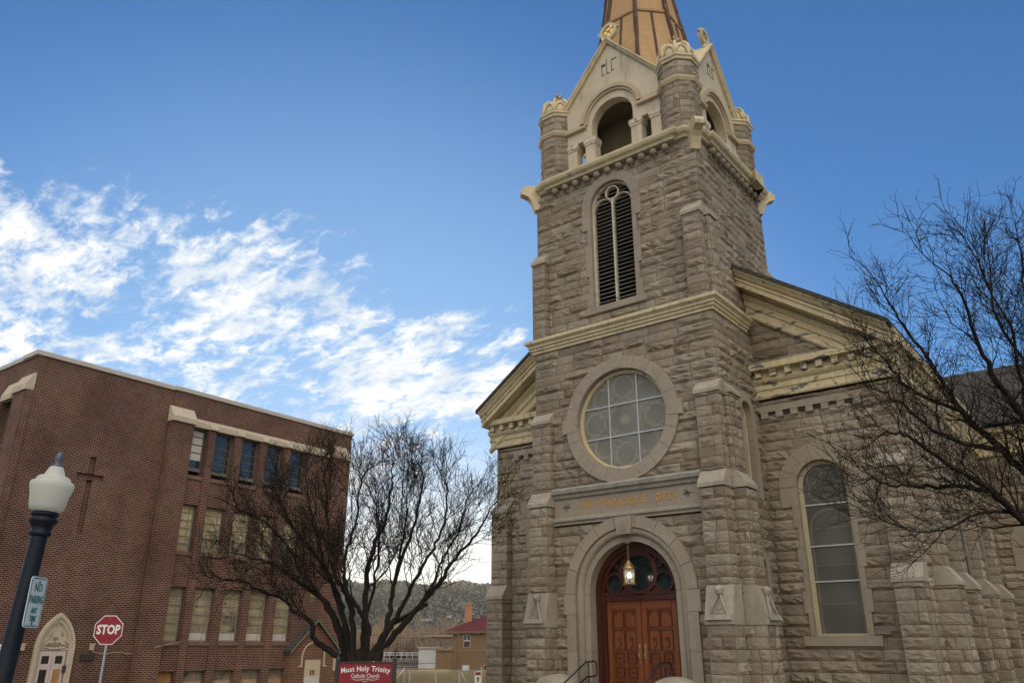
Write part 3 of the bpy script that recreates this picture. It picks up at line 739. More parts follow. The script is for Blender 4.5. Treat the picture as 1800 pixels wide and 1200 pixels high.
d = MB(); d.arch_panel(O, U, N, 0, 11.2, 14.7, .76, -.32); P_('dark_backing', d, M['dark'], lwf)
sl = MB(); sl.obox(O, U, N, -1.08, 1.08, -.1, .10, 11.03, 11.235, .45); P_('sill', sl, M['trim'], lwf)
# --- tower side windows
def small_window(cu, z0, zs, r, trim, name):
    O, U, N = SD; q = MB(); q.ring(O, U, N, cu, zs, r, r+trim, 0, pi, -.25, .06, 24, 5, .008, .42, .06)
    z = z0
    while z < zs-.01:
        z1 = min(z+.4, zs)
        for s in (-1, 1):
            a, b = sorted((cu+s*r, cu+s*(r+trim))); q.obox(O, U, N, a, b, -.25, .06, z+.003, z1-.003, .42+RND.uniform(-.08, .08))
        z = z1
    P_('window_surround', q, M['trim'])
    f = MB(); f.ring(O, U, N, cu, zs, r-.07, r, 0, pi, -.22, -.12, 20)
    for s in (-1, 1):
        a, b = sorted((cu+s*(r-.07), cu+s*r)); f.obox(O, U, N, a, b, -.22, -.12, z0, zs)
    for k in range(12):
        zz = zs-.7+k*.085
        if zz < zs+r-.1: f.obox(O, U, N, cu-r*.85, cu+r*.85, -.2, -.17, zz, zz+.03)
    x = P_(name, f, M['cream']); g = MB(); g.arch_panel(O, U, N, cu, z0, zs, r, -.24); P_('dark_opening', g, M['dark'], x)
small_window(20.55, 5.3, 7.62, .34, .27, 'lancet_window'); small_window(20.62, 2.2, 3.55, .18, .22, 'slit_window')
# --- belfry cornice with round corbels
HX, HY, TC = 2.35, 2.15, 21.8
mb = MB(); z0 = 15.95
prof = [(-.05, 15.93), (.10, 15.93), (.13, 16.0), (.22, 16.06), (.26, 16.14), (.26, 16.22), (.18, 16.26), (-.5, 16.33), (-.5, 15.93)]
x0, x1, y0, y1 = -13.95, -8.03, U1, 24.05
e = .12
path = [(CX-2.28, y1), (x0+.32, y1), (x0, y1-.32), (x0, TC+1.95), (x0-e, TC+1.95), (x0-e, TC-1.95), (x0, TC-1.95), (x0, y0+.32), (x0+.32, y0), (CX-2.28, y0), (CX-2.28, y0-e), (CX+2.28, y0-e), (CX+2.28, y0), (x1-.32, y0), (x1, y0+.32),
        (x1, TC-1.95), (x1+e, TC-1.95), (x1+e, TC+1.95), (x1, TC+1.95), (x1, y1-.32), (x1-.32, y1)]
sweep(mb, path, prof, closed=True)
mb.box(x0+.05, x1-.05, y0+.05, y1-.05, 16.05, 16.28)
bc = P_('belfry_cornice', mb, M['cream'])
cb = MB()
for k in range(11):
    c = Vector((CX-2.05+4.1*k/10, y0-.10, 15.80)); cb.cut(); cb.tube([c+Y_*.12, c-Y_*.06, c-Y_*.12], [.115, .115, .07], 8, .3)
    cb.tube([c+Y_*.13-UP*.12, c+Y_*.02-UP*.10], [.06, .05], 6, .3)
    c = Vector((x1+.10, TC-1.8+3.6*k/10, 15.80)); cb.cut(); cb.tube([c-X_*.12, c+X_*.06, c+X_*.12], [.115, .115, .07], 8, .3)
    cb.tube([c-X_*.13-UP*.12, c-X_*.02-UP*.10], [.06, .05], 6, .3)
    c = Vector((x0-.10, TC-1.8+3.6*k/10, 15.80)); cb.cut(); cb.tube([c+X_*.12, c-X_*.06, c-X_*.12], [.115, .115, .07], 8, .3)
objs('corbel', cb, M['trim'], bc)
# --- corner brackets
for sx, sy in ((1, -1), (-1, -1), (1, 1), (-1, 1)):
    c = Vector((x1-.14 if sx > 0 else x0+.14, y0+.14 if sy < 0 else y1-.14, 0)); d = Vector((sx, sy, 0)).normalized(); s = Vector((-d.y, d.x, 0))
    pr = [(.0, 15.40), (.23, 15.40), (.29, 15.58), (.36, 15.76), (.47, 15.89), (.62, 15.96), (.70, 15.98), (.73, 16.08), (.70, 16.18), (.55, 16.32), (.0, 16.32)]
    q = MB(); q.prism([c-s*.145+d*a+UP*b for a, b in pr], s*.29); P_('corner_bracket', q, M['cream'])
# --- octagonal corner turrets
def octo(mb, c, R, z0, z1, tone=.5): mb.lathe((c[0], c[1], 0), [(R, z0), (R, z1)], 8, tone, False, pi/8)
for sx in (-1, 1):
    for sy in (-1, 1):
        c = (CX+sx*HX, TC+sy*HY); R = .64; mb = MB(); ap = R*cos(pi/8); side = 2*R*sin(pi/8)
        for k in range(8):
            a = pi/4*k; N_ = Vector((cos(a), sin(a), 0)); U_ = Vector((-sin(a), cos(a), 0))
            if N_.x*sx+N_.y*sy < -.9: continue
            ashlar(mb, Vector((c[0], c[1], 0))+N_*ap, U_, N_, -side/2, side/2, 16.2, 19.0, seed=100+k+sx*9+sy*31, depth=.045, lens=(.25, .52), course=.25)
        tu = P_('corner_turret', mb, M['rock'])
        b = MB()
        b.lathe((c[0], c[1], 0), [(R-.02, 18.08), (R+.06, 18.1), (R+.11, 18.2), (R+.11, 18.26), (R-.02, 18.3)], 8, .5, False, pi/8)
        P_('turret_band', b, M['belfry_trim'], tu)
        b = MB(); b.lathe((c[0], c[1], 0), [(R-.02, 18.92), (R+.04, 18.95), (R+.05, 19.02), (R+.10, 19.06), (R+.10, 19.12), (R-.1, 19.15)], 8, .5, False, pi/8)
        for k in range(8):
            a0 = pi/8+pi/4*k; p = [Vector((c[0]+r*cos(a0), c[1]+r*sin(a0), z)) for r, z in ((.60, 19.14), (.61, 19.36), (.57, 19.60), (.43, 19.80), (.18, 19.93))]
            b.tube(p, [.06, .06, .06, .055, .05], 6)
            am = a0+pi/8; N_ = Vector((cos(am), sin(am), 0)); U_ = Vector((-sin(am), cos(am), 0)); oc = Vector((c[0], c[1], 0))
            b.tube([oc+N_*(.57-.05*sin(t)**2)+U_*(.205*cos(t))+UP*(19.17+.42*sin(t)) for t in [pi*j/8 for j in range(9)]], .035, 5)
        b.lathe((c[0], c[1], 19.12), [(.55, 0), (.555, .27), (.50, .48), (.37, .67), (.18, .79), (.09, .83), (.08, .90)], 16)
        P_('turret_dome', b, M['cream'], tu)
        f = MB(); o = Vector((c[0], c[1], 19.95)); f.lathe(o, [(.07, 0), (.05, .08), (.09, .12), (.04, .18)], 8)
        for a in range(4):
            d = Vector((cos(pi/2*a+.3), sin(pi/2*a+.3), 0)); f.tube([o+UP*.16, o+d*.10+UP*.20, o+d*.17+UP*.31], [.04, .05, .025], 5)
        f.tube([o+UP*.15, o+UP*.34], [.04, .05], 5)
        P_('turret_finial', f, M['oldgilt'], tu)
# --- belfry gables (four faces)
for ang, half, hw in ((0, HY, 2.6), (pi/2, HX, 2.4), (pi, HY, 2.6), (-pi/2, HX, 2.4)):
    # face normal: angle 0 -> -Y
    N_ = Vector((sin(ang), -cos(ang), 0)); U_ = Vector((cos(ang), sin(ang), 0)); o = Vector((CX, TC, 0))+N_*(half+.27)
    q = hw/2.6; mb = MB(); r = .79
    apex = 21.16; ft = 19.06; zs = 18.06; lint = 17.64; out = 1.78*q; Dp = -.34
    s0, s1 = 1.07*q, 1.42*q
    def pane(P): mb.polyface(o, U_, N_, P, Dp, 0)
    for s in (-1, 1):
        arc = [(s*r*cos(pi/2*k/12), zs+r*sin(pi/2*k/12)) for k in range(13)]
        pane([(s*r, lint), (s*out, lint), (s*out, ft), (0, apex), (0, zs+r)]+arc[::-1][1:]+[(s*r, lint)][:0])
        for a, b in ((r-.10, s0), (s1, out)):
            a, b = sorted((s*a, s*b)); mb.obox(o, U_, N_, a, b, Dp, 0, 16.2, lint-.15)
    bw = P_('belfry_gable', mb, M['belfry'])
    c = MB()
    for s in (-1, 1):
        for a, b in ((r-.15, s0+.05), (s1-.05, out)):
            a, b = sorted((s*a, s*b)); c.cut(); c.obox(o, U_, N_, a, b, Dp-.02, .05, lint-.16, lint+.001); c.obox(o, U_, N_, a+.02, b-.02, Dp, .03, lint-.24, lint-.16)
    objs('pier_capital', c, M['wornwhite'], bw)
    c = MB(); c.ring(o, U_, N_, 0, zs+.12, 1.03*q, 1.17*q, 0, pi, 0, .13, 32); c.ring(o, U_, N_, 0, zs+.12, .95*q, 1.03*q, 0, pi, 0, .07, 32)
    for s in (-1, 1):
        a, b = sorted((s*1.0*q, s*out)); c.obox(o, U_, N_, a, b, 0, .13, zs+.02, zs+.18)
    P_('arch_moulding', c, M['belfry_trim'], bw)
    c = MB()
    for s in (-1, 1):
        A = o+U_*(s*(out+.08))+UP*(ft-.10); B = o+UP*(apex+.0); pr = [(-.5, .0), (.10, .0), (.13, .08), (.18, .12), (.18, .20), (-.5, .24)]
        extrude(c, A, B, N_, pr) if s < 0 else extrude(c, B, A, N_, pr)
    P_('gable_coping', c, M['cream'], bw)
    c = MB()                                                       # worn carved panel in the gable
    for i, (u, a, b) in enumerate(((-.22, 19.95, 20.35), (-.03, 19.95, 20.55), (.16, 20.0, 20.38))):
        c.obox(o, U_, N_, u-.07, u-.05, .0, .012, a, b); c.obox(o, U_, N_, u-.09, u+.04, 0, .012, a-.03, a)
    c.obox(o, U_, N_, -.30, -.14, 0, .012, 20.28, 20.38); c.obox(o, U_, N_, .10, .30, 0, .012, 20.40, 20.44)
    P_('carved_letters', c, M['stain'], bw)
    c = MB(); k = o+UP*(apex+.50)-N_*.12
    c.ring(k, U_, N_, 0, .10, .22, .34, 0, 2*pi, -.07, .07, 20); c.tube([k-UP*.42, k-UP*.22], [.13, .08], 8)
    for a in range(4): c.tube([k+UP*.1+U_*(.04*cos(pi/4+a*pi/2))+UP*(.04*sin(pi/4+a*pi/2)), k+UP*.1+U_*(.25*cos(pi/4+a*pi/2))+UP*(.25*sin(pi/4+a*pi/2))], .045, 6)
    c.tube([k+UP*.14+U_*.33, k+UP*.2+U_*.42], [.06, .04], 6); c.tube([k+UP*.14-U_*.33, k+UP*.2-U_*.42], [.06, .04], 6)
    gf = P_('gable_finial', c, M['cream'], bw)
    c = MB()
    for a in range(4): c.disc(k, U_, N_, .13*cos(a*pi/2), .1+.13*sin(a*pi/2), .075, .03, 10)
    P_('gilt_petals', c, M['gilt'], gf)
mb = MB(); mb.box(CX-1.3, CX+1.3, TC-1.2, TC+1.2, 16.2, 19.6); mb.box(CX-2.2, CX+2.2, TC-2.0, TC+2.0, 18.9, 19.3)
P_('bell_chamber', mb, M['belfry_in'])
# --- spire
SC = Vector((CX, 21.9, 0))
def SR(z): return .156*(32.9-z)
mb = MB(); zz = (19.1, 23.2, 32.9)
mb.lathe(SC, [(SR(19.1), 19.1), (SR(23.2), 23.2), (SR(32.9)+.02, 32.9)], 8, .5, False, pi/8)
sp = P_('spire', mb, M['spire'])
for k in range(8):
    a = pi/8+pi/4*k; d = Vector((cos(a), sin(a), 0)); R = random.Random(k); z = 19.1; q = MB()
    pts = []; 
    while z < 32.8: pts.append(z); z += R.uniform(.3, .6)
    q.tube([SC+d*(SR(z)+.005+R.uniform(0, .02))+UP*z+Vector((-d.y, d.x, 0))*R.uniform(-.012, .012) for z in pts], [.085+R.uniform(-.015, .02) for z in pts], 5, .5, True, False)
    P_('spire_ridge', q, M['rust'], sp)
    a2 = a+pi/8; d2 = Vector((cos(a2), sin(a2), 0)); q = MB(); cs = cos(pi/8); zs_ = [19.2+i*.5 for i in range(9)]
    q.tube([SC+d2*(SR(z)*cs+.01)+UP*z for z in zs_ if z <= 23.0]+[SC+d2*(SR(23.1)*cs+.01)+UP*23.1], .05, 4, .5, True, False)
    P_('spire_batten', q, M['rust'], sp)
q = MB(); q.lathe(SC, [(SR(23.12)+.0, 23.12), (SR(23.12)+.05, 23.14), (SR(23.28)+.05, 23.26), (SR(23.28), 23.28)], 8, .5, False, pi/8)
P_('spire_band', q, M['spire_band'], sp)
q = MB(); q.tube([SC+UP*32.8, SC+UP*34.1], [.05, .04], 6); q.tube([SC+UP*33.6-X_*.35, SC+UP*33.6+X_*.35], .04, 6); P_('spire_cross', q, M['gilt'], sp)
# --- aisle fronts, nave sides, pediment
XR, XL = -4.35, -17.65
EAVE = 9.15
RK = .70; EX = 6.9                                                            # roof pitch
AX = 13.9                                                           # top of the rake at the axis (front plane)
def rake_z(x): return 9.42+(EX-abs(x-CX))*RK
FW = (Vector((CX, W1, 0)), X_, -Y_)
def rake_cut(sgn):
    def h(z):
        lim = 6.65-max(0, (z-9.2))/RK
        return (lim, 8) if sgn > 0 else (-8, -lim)
    return h
for sgn, c in ((1, 4.49), (-1, -4.49)):
    a, b = (3.0, 6.65) if sgn > 0 else (-6.65, -3.0); mb = MB()
    ashlar(mb, *FW, a, b, GZ, 8.15, (arch_hole(c, 1.85, 5.64, .72),), seed=50+sgn)
    ashlar(mb, *FW, a, b, 9.1, 12.6, (lambda z, s=sgn: ((6.65-max(0, (z-9.0))/RK, 8) if s > 0 else (-8, -(6.65-max(0, (z-9.0))/RK))),), seed=60+sgn); P_('front_wall', mb, M['rock'])
YB = 33.5
SR_ = (Vector((XR, 0, 0)), Y_, X_)
wins = (23.2+.2, 25.6, 28.4, 31.3)
mb = MB(); ashlar(mb, *SR_, W1, YB, GZ, 8.3, tuple(arch_hole(c, 2.2, 5.4, .55) for c in wins[1:]), seed=70); P_('side_wall', mb, M['rock']); mb = MB()
ashlar(mb, Vector((XL, 0, 0)), -Y_, -X_, -YB, -W1, GZ, 8.3, seed=71, lens=(.5, 1.0))
P_('side_wall', mb, M['rock'])
# corbel table: little blocks, the shade between them painted as a dark strip
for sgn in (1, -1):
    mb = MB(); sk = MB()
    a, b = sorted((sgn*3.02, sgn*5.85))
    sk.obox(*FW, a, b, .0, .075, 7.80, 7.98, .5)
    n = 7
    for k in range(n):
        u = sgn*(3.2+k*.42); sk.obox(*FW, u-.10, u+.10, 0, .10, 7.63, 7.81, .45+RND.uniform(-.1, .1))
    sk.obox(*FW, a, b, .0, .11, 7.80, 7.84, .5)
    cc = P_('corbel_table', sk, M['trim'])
    d = MB(); d.obox(*FW, a, b, .03, .062, 7.71, 7.8); P_('painted_shade_strip', d, mat('corbel_shade_paint_%d' % sgn, (.05, .042, .036), .95), cc)
# horizontal entablature (front), and along the sides
ENT = [(0, 8.20), (.09, 8.20), (.11, 8.24), (.11, 8.30), (.07, 8.32), (.07, 8.45), (.11, 8.46), (.11, 8.60), (.18, 8.66), (.22, 8.72), (.22, 8.76), (.14, 8.78), (.14, 8.98), (.40, 8.99), (.41, 9.15), (.34, 9.19), (0, 9.22)]
for sgn in (1, -1):
    mb = MB()
    if sgn > 0: sweep(mb, [(-8, W1), (XR, W1), (XR, YB)], ENT)
    else: sweep(mb, [(XL, YB), (XL, W1), (-14, W1)], ENT)
    en = P_('entablature', mb, M['peel' if sgn > 0 else 'cream'])
    d = MB(); u = 3.22
    while u < 6.95:
        d.cut(); d.obox(*FW, sgn*u-.085, sgn*u+.085, .14, .31, 8.79, 8.955); d.obox(*FW, sgn*u-.10, sgn*u+.10, .14, .33, 8.955, 8.992); u += .43
    y = W1-.2
    while y < YB and sgn > 0:
        d.cut(); d.box(XR+.14, XR+.31, y-.085, y+.085, 8.79, 8.955); d.box(XR+.14, XR+.33, y-.1, y+.1, 8.955, 8.992); y += .43
    objs('dentil_block', d, M['peel' if sgn > 0 else 'cream'], en)
    # sloping cornice of the pediment
    RKP = [(0, -1.36), (.10, -1.36), (.15, -1.30), (.15, -1.22), (.07, -1.20), (.07, -.99), (.13, -.98), (.13, -.78), (.19, -.76), (.19, -.72), (.25, -.68), (.25, -.64), (.12, -.63), (.12, -.57), (.17, -.57), (.17, -.52), (.60, -.50), (.60, -.34), (.65, -.32), (.65, -.25), (.60, -.245), (.69, -.19), (.77, -.08), (.82, -.06), (.82, 0), (0, 0)]
    mb = MB(); xe = CX+sgn*EX; A = Vector((xe, W1, 9.42))
    # start where the tower begins
    B = Vector((CX+sgn*3.0, W1, rake_z(CX+3.0)))
    A2 = A
    (extrude(mb, B, A2, -Y_, RKP) if sgn > 0 else extrude(mb, A2, B, -Y_, RKP))
    P_('raking_cornice', mb, M['peel' if sgn > 0 else 'cream'])
    # gutter cornice along the eaves
    mb = MB(); gp = [(.20, 9.19), (.22, 9.2), (.26, 9.28), (.32, 9.32), (.32, 9.42), (.1, 9.42), (.1, 9.19)]
    if sgn > 0: sweep(mb, [(XR-.0, W1-.45), (XR, YB)], gp)
    else: sweep(mb, [(XL, YB), (XL, W1-.45)], gp)
    P_('eaves_gutter', mb, M['cream'])
# roof
mb = MB(); t = .13
for sgn in (1, -1):
    xe = CX+sgn*(EX+.07); y0, y1 = W1-.87, 47
    P = [Vector((xe, y0, rake_z(CX+EX+.07))), Vector((CX+sgn*3.0, y0, rake_z(CX+3.0))), Vector((CX+sgn*3.0, 24.2, rake_z(CX+3.0))), Vector((CX, 24.2, rake_z(CX))), Vector((CX, y1, rake_z(CX))), Vector((xe, y1, rake_z(CX+EX+.07)))]
    mb.prism(P, UP*t)
P_('nave_roof', mb, M['shingle'])
# corner buttresses and the row along the side
WB = [(GZ, 3.05, .52, 3.5), (3.5, 5.85, .30, 6.25)]
buttress(*FW, 5.97, 6.64, WB, seed=81); buttress(*FW, -6.64, -5.97, WB, seed=82)
for i, y in enumerate((22.05, 24.15, 27.15, 29.85)):
    buttress(*SR_, y, y+.66, [(GZ, 3.0, .55, 3.45), (3.45, 5.9, .33, 6.35)], seed=83+i)
buttress(Vector((XL, 0, 0)), -Y_, -X_, -22.7, -22.05, [(GZ, 3.0, .3, 3.45), (3.45, 5.9, .18, 6.3)], seed=90)
# big arched windows of the aisle fronts
def arched_window(F, cu, z0, zs, r, bars, trim=.50, name='arched_window', quat=True):
    O, U, N = F; q = MB(); q.ring(O, U, N, cu, zs, r+.03, r+trim, 0, pi, -.25, .07, 36, 7, .008, .40, .06)
    z = z0; k = 0
    while z < zs-.01:
        z1 = min(z+.54, zs); ex = trim if z1 > zs-.5 else (.14, .22)[k % 2]
        for s in (-1, 1):
            a, b = sorted((cu+s*(r+.03), cu+s*(r+ex))); q.obox(O, U, N, a, b, -.25, .06, z+.003, z1-.003, .42+RND.uniform(-.08, .08))
        z = z1; k += 1
    P_('window_surround', q, M['trim'])
    f = MB(); f.ring(O, U, N, cu, zs, r-.03, r+.04, 0, pi, -.2, -.10, 30); f.ring(O, U, N, cu, zs, r-.07, r-.03, 0, pi, -.2, -.13, 30)
    for s in (-1, 1):
        for a, b, d in ((r-.03, r+.04, -.10), (r-.07, r-.03, -.13)):
            a, b = sorted((cu+s*a, cu+s*b)); f.obox(O, U, N, a, b, -.2, d, z0, zs)
    f.obox(O, U, N, cu-r, cu+r, -.2, -.11, z0, z0+.05)
    x = P_(name, f, M['dullcream'])
    g = MB(); g.arch_panel(O, U, N, cu, z0, zs, r, -.17); P_('glazing', g, M['frost'], x)
    b = MB()
    for z in bars: b.cut(); b.obox(O, U, N, cu-r+.04, cu+r-.04, -.168, -.135, z-.017, z+.017)
    objs('glazing_bar', b, M['bar'], x)
    t = MB()
    if quat:
        for k in range(4):
            a = pi/4+k*pi/2; c_ = (cu+.24*cos(a), zs+.03+.24*sin(a))
            t.ring(O, U, N, c_[0], c_[1], .235, .285, a-2.2, a+2.2, -.27, -.20, 20)
        t.ring(O, U, N, cu, zs-1.15, r-.14, r-.09, 0, pi, -.27, -.20, 24)
    for s in (-1, 1): t.obox(O, U, N, cu+s*(r-.115)-.025, cu+s*(r-.115)+.025, -.27, -.20, z0, zs-1.15)
    for k in range(3): t.obox(O, U, N, cu-r+.1, cu+r-.1, -.27, -.22, z0+.75+k*.95, z0+.775+k*.95)
    P_('tracery', t, M['tracery'], x)
    g = MB(); g.arch_panel(O, U, N, cu, z0, zs, r, -.30); P_('stained_glass', g, M['glass_grey'], x)
    s_ = MB()
    s_.obox(O, U, N, cu-r-.32, cu+r+.32, -.1, .10, z0-.24, z0-.005, .45); P_('sill', s_, M['trim'], x)
arched_window(FW, 4.49, 1.87, 5.64, .63, (5.14, 4.07, 3.18))
arched_window(FW, -4.49, 1.87, 5.64, .63, (5.14, 4.07, 3.18))
for c in wins[1:]: arched_window(SR_, c, 2.2, 5.4, .50, (4.9, 4.0, 3.1), .35, quat=False)
# transept
TY = 33.4; TF = (Vector((0, TY, 0)), X_, -Y_)
mb = MB(); ashlar(mb, *TF, XR, 3.2, GZ, 8.1, (arch_hole(-2.75, 1.9, 4.9, .8),), seed=95)
ashlar(mb, Vector((3.2, 0, 0)), Y_, X_, TY, 41.4, GZ, 8.1, seed=96, lens=(.5, 1))
P_('transept_wall', mb, M['rock'])
arched_window(TF, -2.75, 1.9, 4.9, .70, (4.6, 3.7, 2.8), .4)
mb = MB(); sweep(mb, [(XR-.2, TY), (3.2, TY), (3.2, 41)], [(o, z-.1) for o, z in ENT]); P_('entablature', mb, M['peel'])
mb = MB()
def tp(x, y, z): return Vector((x, y, z))
mb.prism([tp(-9, TY-.6, 9.15), tp(3.8, TY-.6, 9.15), tp(3.8, 37.4, 12.45), tp(-9, 37.4, 12.45)], UP*.1)
mb.prism([tp(3.8, 37.4, 12.45), tp(3.8, 42, 9.15), tp(-9, 42, 9.15), tp(-9, 37.4, 12.45)], UP*.1)
P_('transept_roof', mb, M['shingle'])
mb = MB(); mb.prism([tp(3.2, TY, 8.9), tp(3.2, 41.4, 8.9), tp(3.2, 37.4, 12.4)], X_*-.2); P_('transept_gable', mb, M['rock'])
# far end of the nave, so that nothing is open from behind
mb = MB(); mb.box(XL, XR, 46.6, 46.9, GZ, 9.3); mb.prism([tp(XL, 46.6, 9.3), tp(XR, 46.6, 9.3), tp(CX, 46.6, 13.6)], Y_*.2); mb.box(XR-.3, XR, 41.3, 46.6, GZ, 9.2); mb.box(XL, XL+.3, YB, 46.6, GZ, 9.2); P_('rear_wall', mb, M['trim'])
# downpipes
for y in (26.35, 29.3):
    q = MB(); x = XR+.16; q.tube([(XR+.5, y, 9.15), (XR+.35, y, 8.5), (x, y, 7.9), (x, y, -.4)], .06, 8)
    for z in (1.5, 4, 6.5): q.box(x-.09, x+.03, y-.09, y+.09, z, z+.05)
    P_('downpipe', q, M['pipe'])
q = MB(); q.tube([(XR+.12, 23.75, 2.6), (XR+.12, 23.8, -.3)], .025, 6); P_('conduit', q, M['pipe'])
# ---------------------------------------------------------------- things at the church door
lt = thing('hanging_lantern', 'lit brass lantern hanging on a chain inside the stone arch above the red doors', 'lantern', (CX, 19.0, 4.25))
o = Vector((CX, 19.0, 0)); m_ = MB()
for k in range(7): m_.ring(o, X_ if k % 2 else Y_, -Y_ if k % 2 else X_, 0, 4.16-k*.062, .022, .034, 0, 2*pi, -.006, .006, 10)
m_.lathe(o+UP*4.19, [(.09, 0), (.09, .02), (.03, .05)], 12); obj('chain', m_, M['brass'], lt)
m_ = MB(); m_.lathe(o, [(.02, 3.76), (.05, 3.74), (.06, 3.70), (.10, 3.67), (.13, 3.60), (.19, 3.56), (.19, 3.535), (.14, 3.53)], 12)
m_.lathe(o, [(.19, 3.13), (.19, 3.155), (.14, 3.18), (.14, 3.19)], 6, .5, False)
for k in range(6):
    a = pi/3*k; m_.tube([o+Vector((.155*cos(a), .155*sin(a), 3.16)), o+Vector((.155*cos(a), .155*sin(a), 3.54))], .014, 4)
    m_.tube([o+Vector((.155*cos(a), .155*sin(a), 3.27)), o+Vector((.155*cos(a+pi/3), .155*sin(a+pi/3), 3.27))], .008, 4)
obj('lantern_frame', m_, M['brass'], lt)
m_ = MB(); m_.lathe(o, [(.145, 3.17), (.145, 3.53)], 6, .5, False); obj('lantern_glass', m_, M['lanternglass'], lt)
m_ = MB(); m_.lathe(o, [(.02, 3.28), (.05, 3.33), (.055, 3.38), (.03, 3.44), (.01, 3.46)], 12); obj('bulb', m_, M['bulb'], lt)
lamp = bpy.data.lights.new('bulb_light', 'POINT'); lamp.energy = 4; lamp.color = (1, .82, .55); lamp.shadow_soft_size = .06
lo_ = bpy.data.objects.new('bulb_light', lamp); COL.objects.link(lo_); lo_.parent = lt; lo_.location = (0, 0, -.87)
for sgn, lab in ((-1, 'squat stone pier with a domed cap on the left of the church entrance steps'), (1, 'squat stone pier with a domed cap on the right of the church entrance steps')):
    x = CX+sgn*1.66; y = 18.0; g = gz(x, y)
    pr = thing('stone_pier', lab, 'stone pier', (x, y, g), 0, 'domed piers beside the church steps')
    m_ = MB(); m_.box(x-.34, x+.34, y-.34, y+.34, g-.1, .58); obj('pier_shaft', m_, M['trim'], pr)
    m_ = MB(); m_.box(x-.43, x+.43, y-.43, y+.43, .58, .68)
    prf = [(.43*sqrt(2)*cos(a), .68+.29*sin(a)) for a in [pi/2*k/7 for k in range(8)]]
    m_.lathe((x, y, 0), [(max(r, .01), z) for r, z in prf], 4, .5, True, pi/4); obj('domed_cap', m_, M['cap'], pr)
for sgn, lab in ((-1, 'black tubular handrail in front of the left door leaf'), (1, 'black tubular handrail in front of the right door leaf')):
    x = CX+sgn*1.08; hr = thing('handrail', lab, 'handrail', (x, 17.4, gz(x, 17.4)), 0, 'handrails of the church steps')
    m_ = MB(); pts = [(x, 17.30, .72), (x, 18.50, 1.22)]+[(x, 18.50+.40+.07*sin(a), 1.15+.07*cos(a)) for a in [k*pi/10 for k in range(0, 11)]]
    pts = [(x, 17.25, .70), (x, 18.45, 1.25), (x, 18.86, 1.26), (x, 18.93, 1.22), (x, 18.95, 1.12), (x, 18.95, .98), (x, 18.92, .92), (x, 18.84, .90), (x, 18.45, .89), (x, 17.25, .36)]
    m_.tube(pts, .022, 8); obj('rail', m_, M['black'], hr)
    for y, z0, z1 in ((17.3, -.4, .72), (18.55, .3, 1.25)):
        m_ = MB(); m_.tube([(x, y, z0), (x, y, z1)], .022, 8); obj('post', m_, M['black'], hr)
# ---------------------------------------------------------------- brick school building on the left
BK = 1.523; BN = -33.5                                              # wall plane in the building's own frame
bld = thing('brick_building', 'large three storey dark red brick school building with a flat roof and pale gothic portal', 'building', (0, 0, 0), radians(1.68))
def Bp(name, mb, m, parent=bld): return obj(name, mb, m, parent, True)
def za(z): return EYE+(z-EYE)*BK
GB = -1.6
O_, U_, N_ = Vector((BN, 0, 0)), Y_, X_
A0, AS, A1 = 12.93, 18.95, 29.85
ZT = za(9.03)
winA = [(13.10, 13.70), (14.0, 14.67), (14.98, 15.65), (15.93, 16.61), (16.92, 17.58)]
winA = [(a*BK, b*BK) for a, b in winA]
rowZ = [(za(6.43), za(7.90)), (za(4.22), za(5.57)), (za(1.75), za(3.23)), (GB+.6, za(.96))]
def wall_grid(mb, O, U, N, u0, u1, z0, z1, holes, dep):
    us = sorted({u0, u1} | {min(max(v, u0), u1) for h in holes for v in h[:2]}); zs = sorted({z0, z1} | {min(max(v, z0), z1) for h in holes for v in h[2:4]})
    for i in range(len(us)-1):
        for j in range(len(zs)-1):
            um, zm = (us[i]+us[i+1])/2, (zs[j]+zs[j+1])/2
            if any(h[0] < um < h[1] and h[2] < zm < h[3] for h in holes): continue
            mb.quad(O+U*us[i]+UP*zs[j], O+U*us[i+1]+UP*zs[j], O+U*us[i+1]+UP*zs[j+1], O+U*us[i]+UP*zs[j+1])
    for h in holes:
        a, b, c, d = h[:4]; D = N*-(h[4] if len(h) > 4 else dep)
        for p, q in (((a, c), (a, d)), ((a, d), (b, d)), ((b, d), (b, c)), ((b, c), (a, c))):
            P, Q = O+U*p[0]+UP*p[1], O+U*q[0]+UP*q[1]; mb.quad(P, Q, Q+D, P+D)
        if len(h) > 5 and h[5]: mb.quad(O+U*a+UP*c+D, O+U*b+UP*c+D, O+U*b+UP*d+D, O+U*a+UP*d+D)
mb = MB()
cz = 8.15; cc = 15.87
cross = [(cc-.13, cc+.13, za(4.40), cz-.13, .15, 1), (cc-.13, cc+.13, cz+.13, za(6.47), .15, 1), (cc-.57, cc+.57, cz-.13, cz+.13, .15, 1)]
wall_grid(mb, O_, U_, N_, A0, AS, GB, ZT-.2, cross, .09)
OR = Vector((BN+.14, 0, 0))
strips = []
for (a, b) in winA:
    zz = [GB]+[v for r in rowZ[::-1] for v in r]
    strips.append((a, b, GB, za(7.9), .0))
holes = []
for (a, b) in winA:
    for (c, d) in rowZ: holes.append((a, b, c, d, .30))
st = (18.27*BK, 18.8*BK, za(3.0), za(3.48), .25)
holes.append(st)
wall_grid(mb, OR, U_, N_, AS, A1, GB, ZT-.2, holes, .3)
mb.quad(O_+U_*AS+UP*GB, OR+U_*AS+UP*GB, OR+U_*AS+UP*(ZT-.2), O_+U_*AS+UP*(ZT-.2))
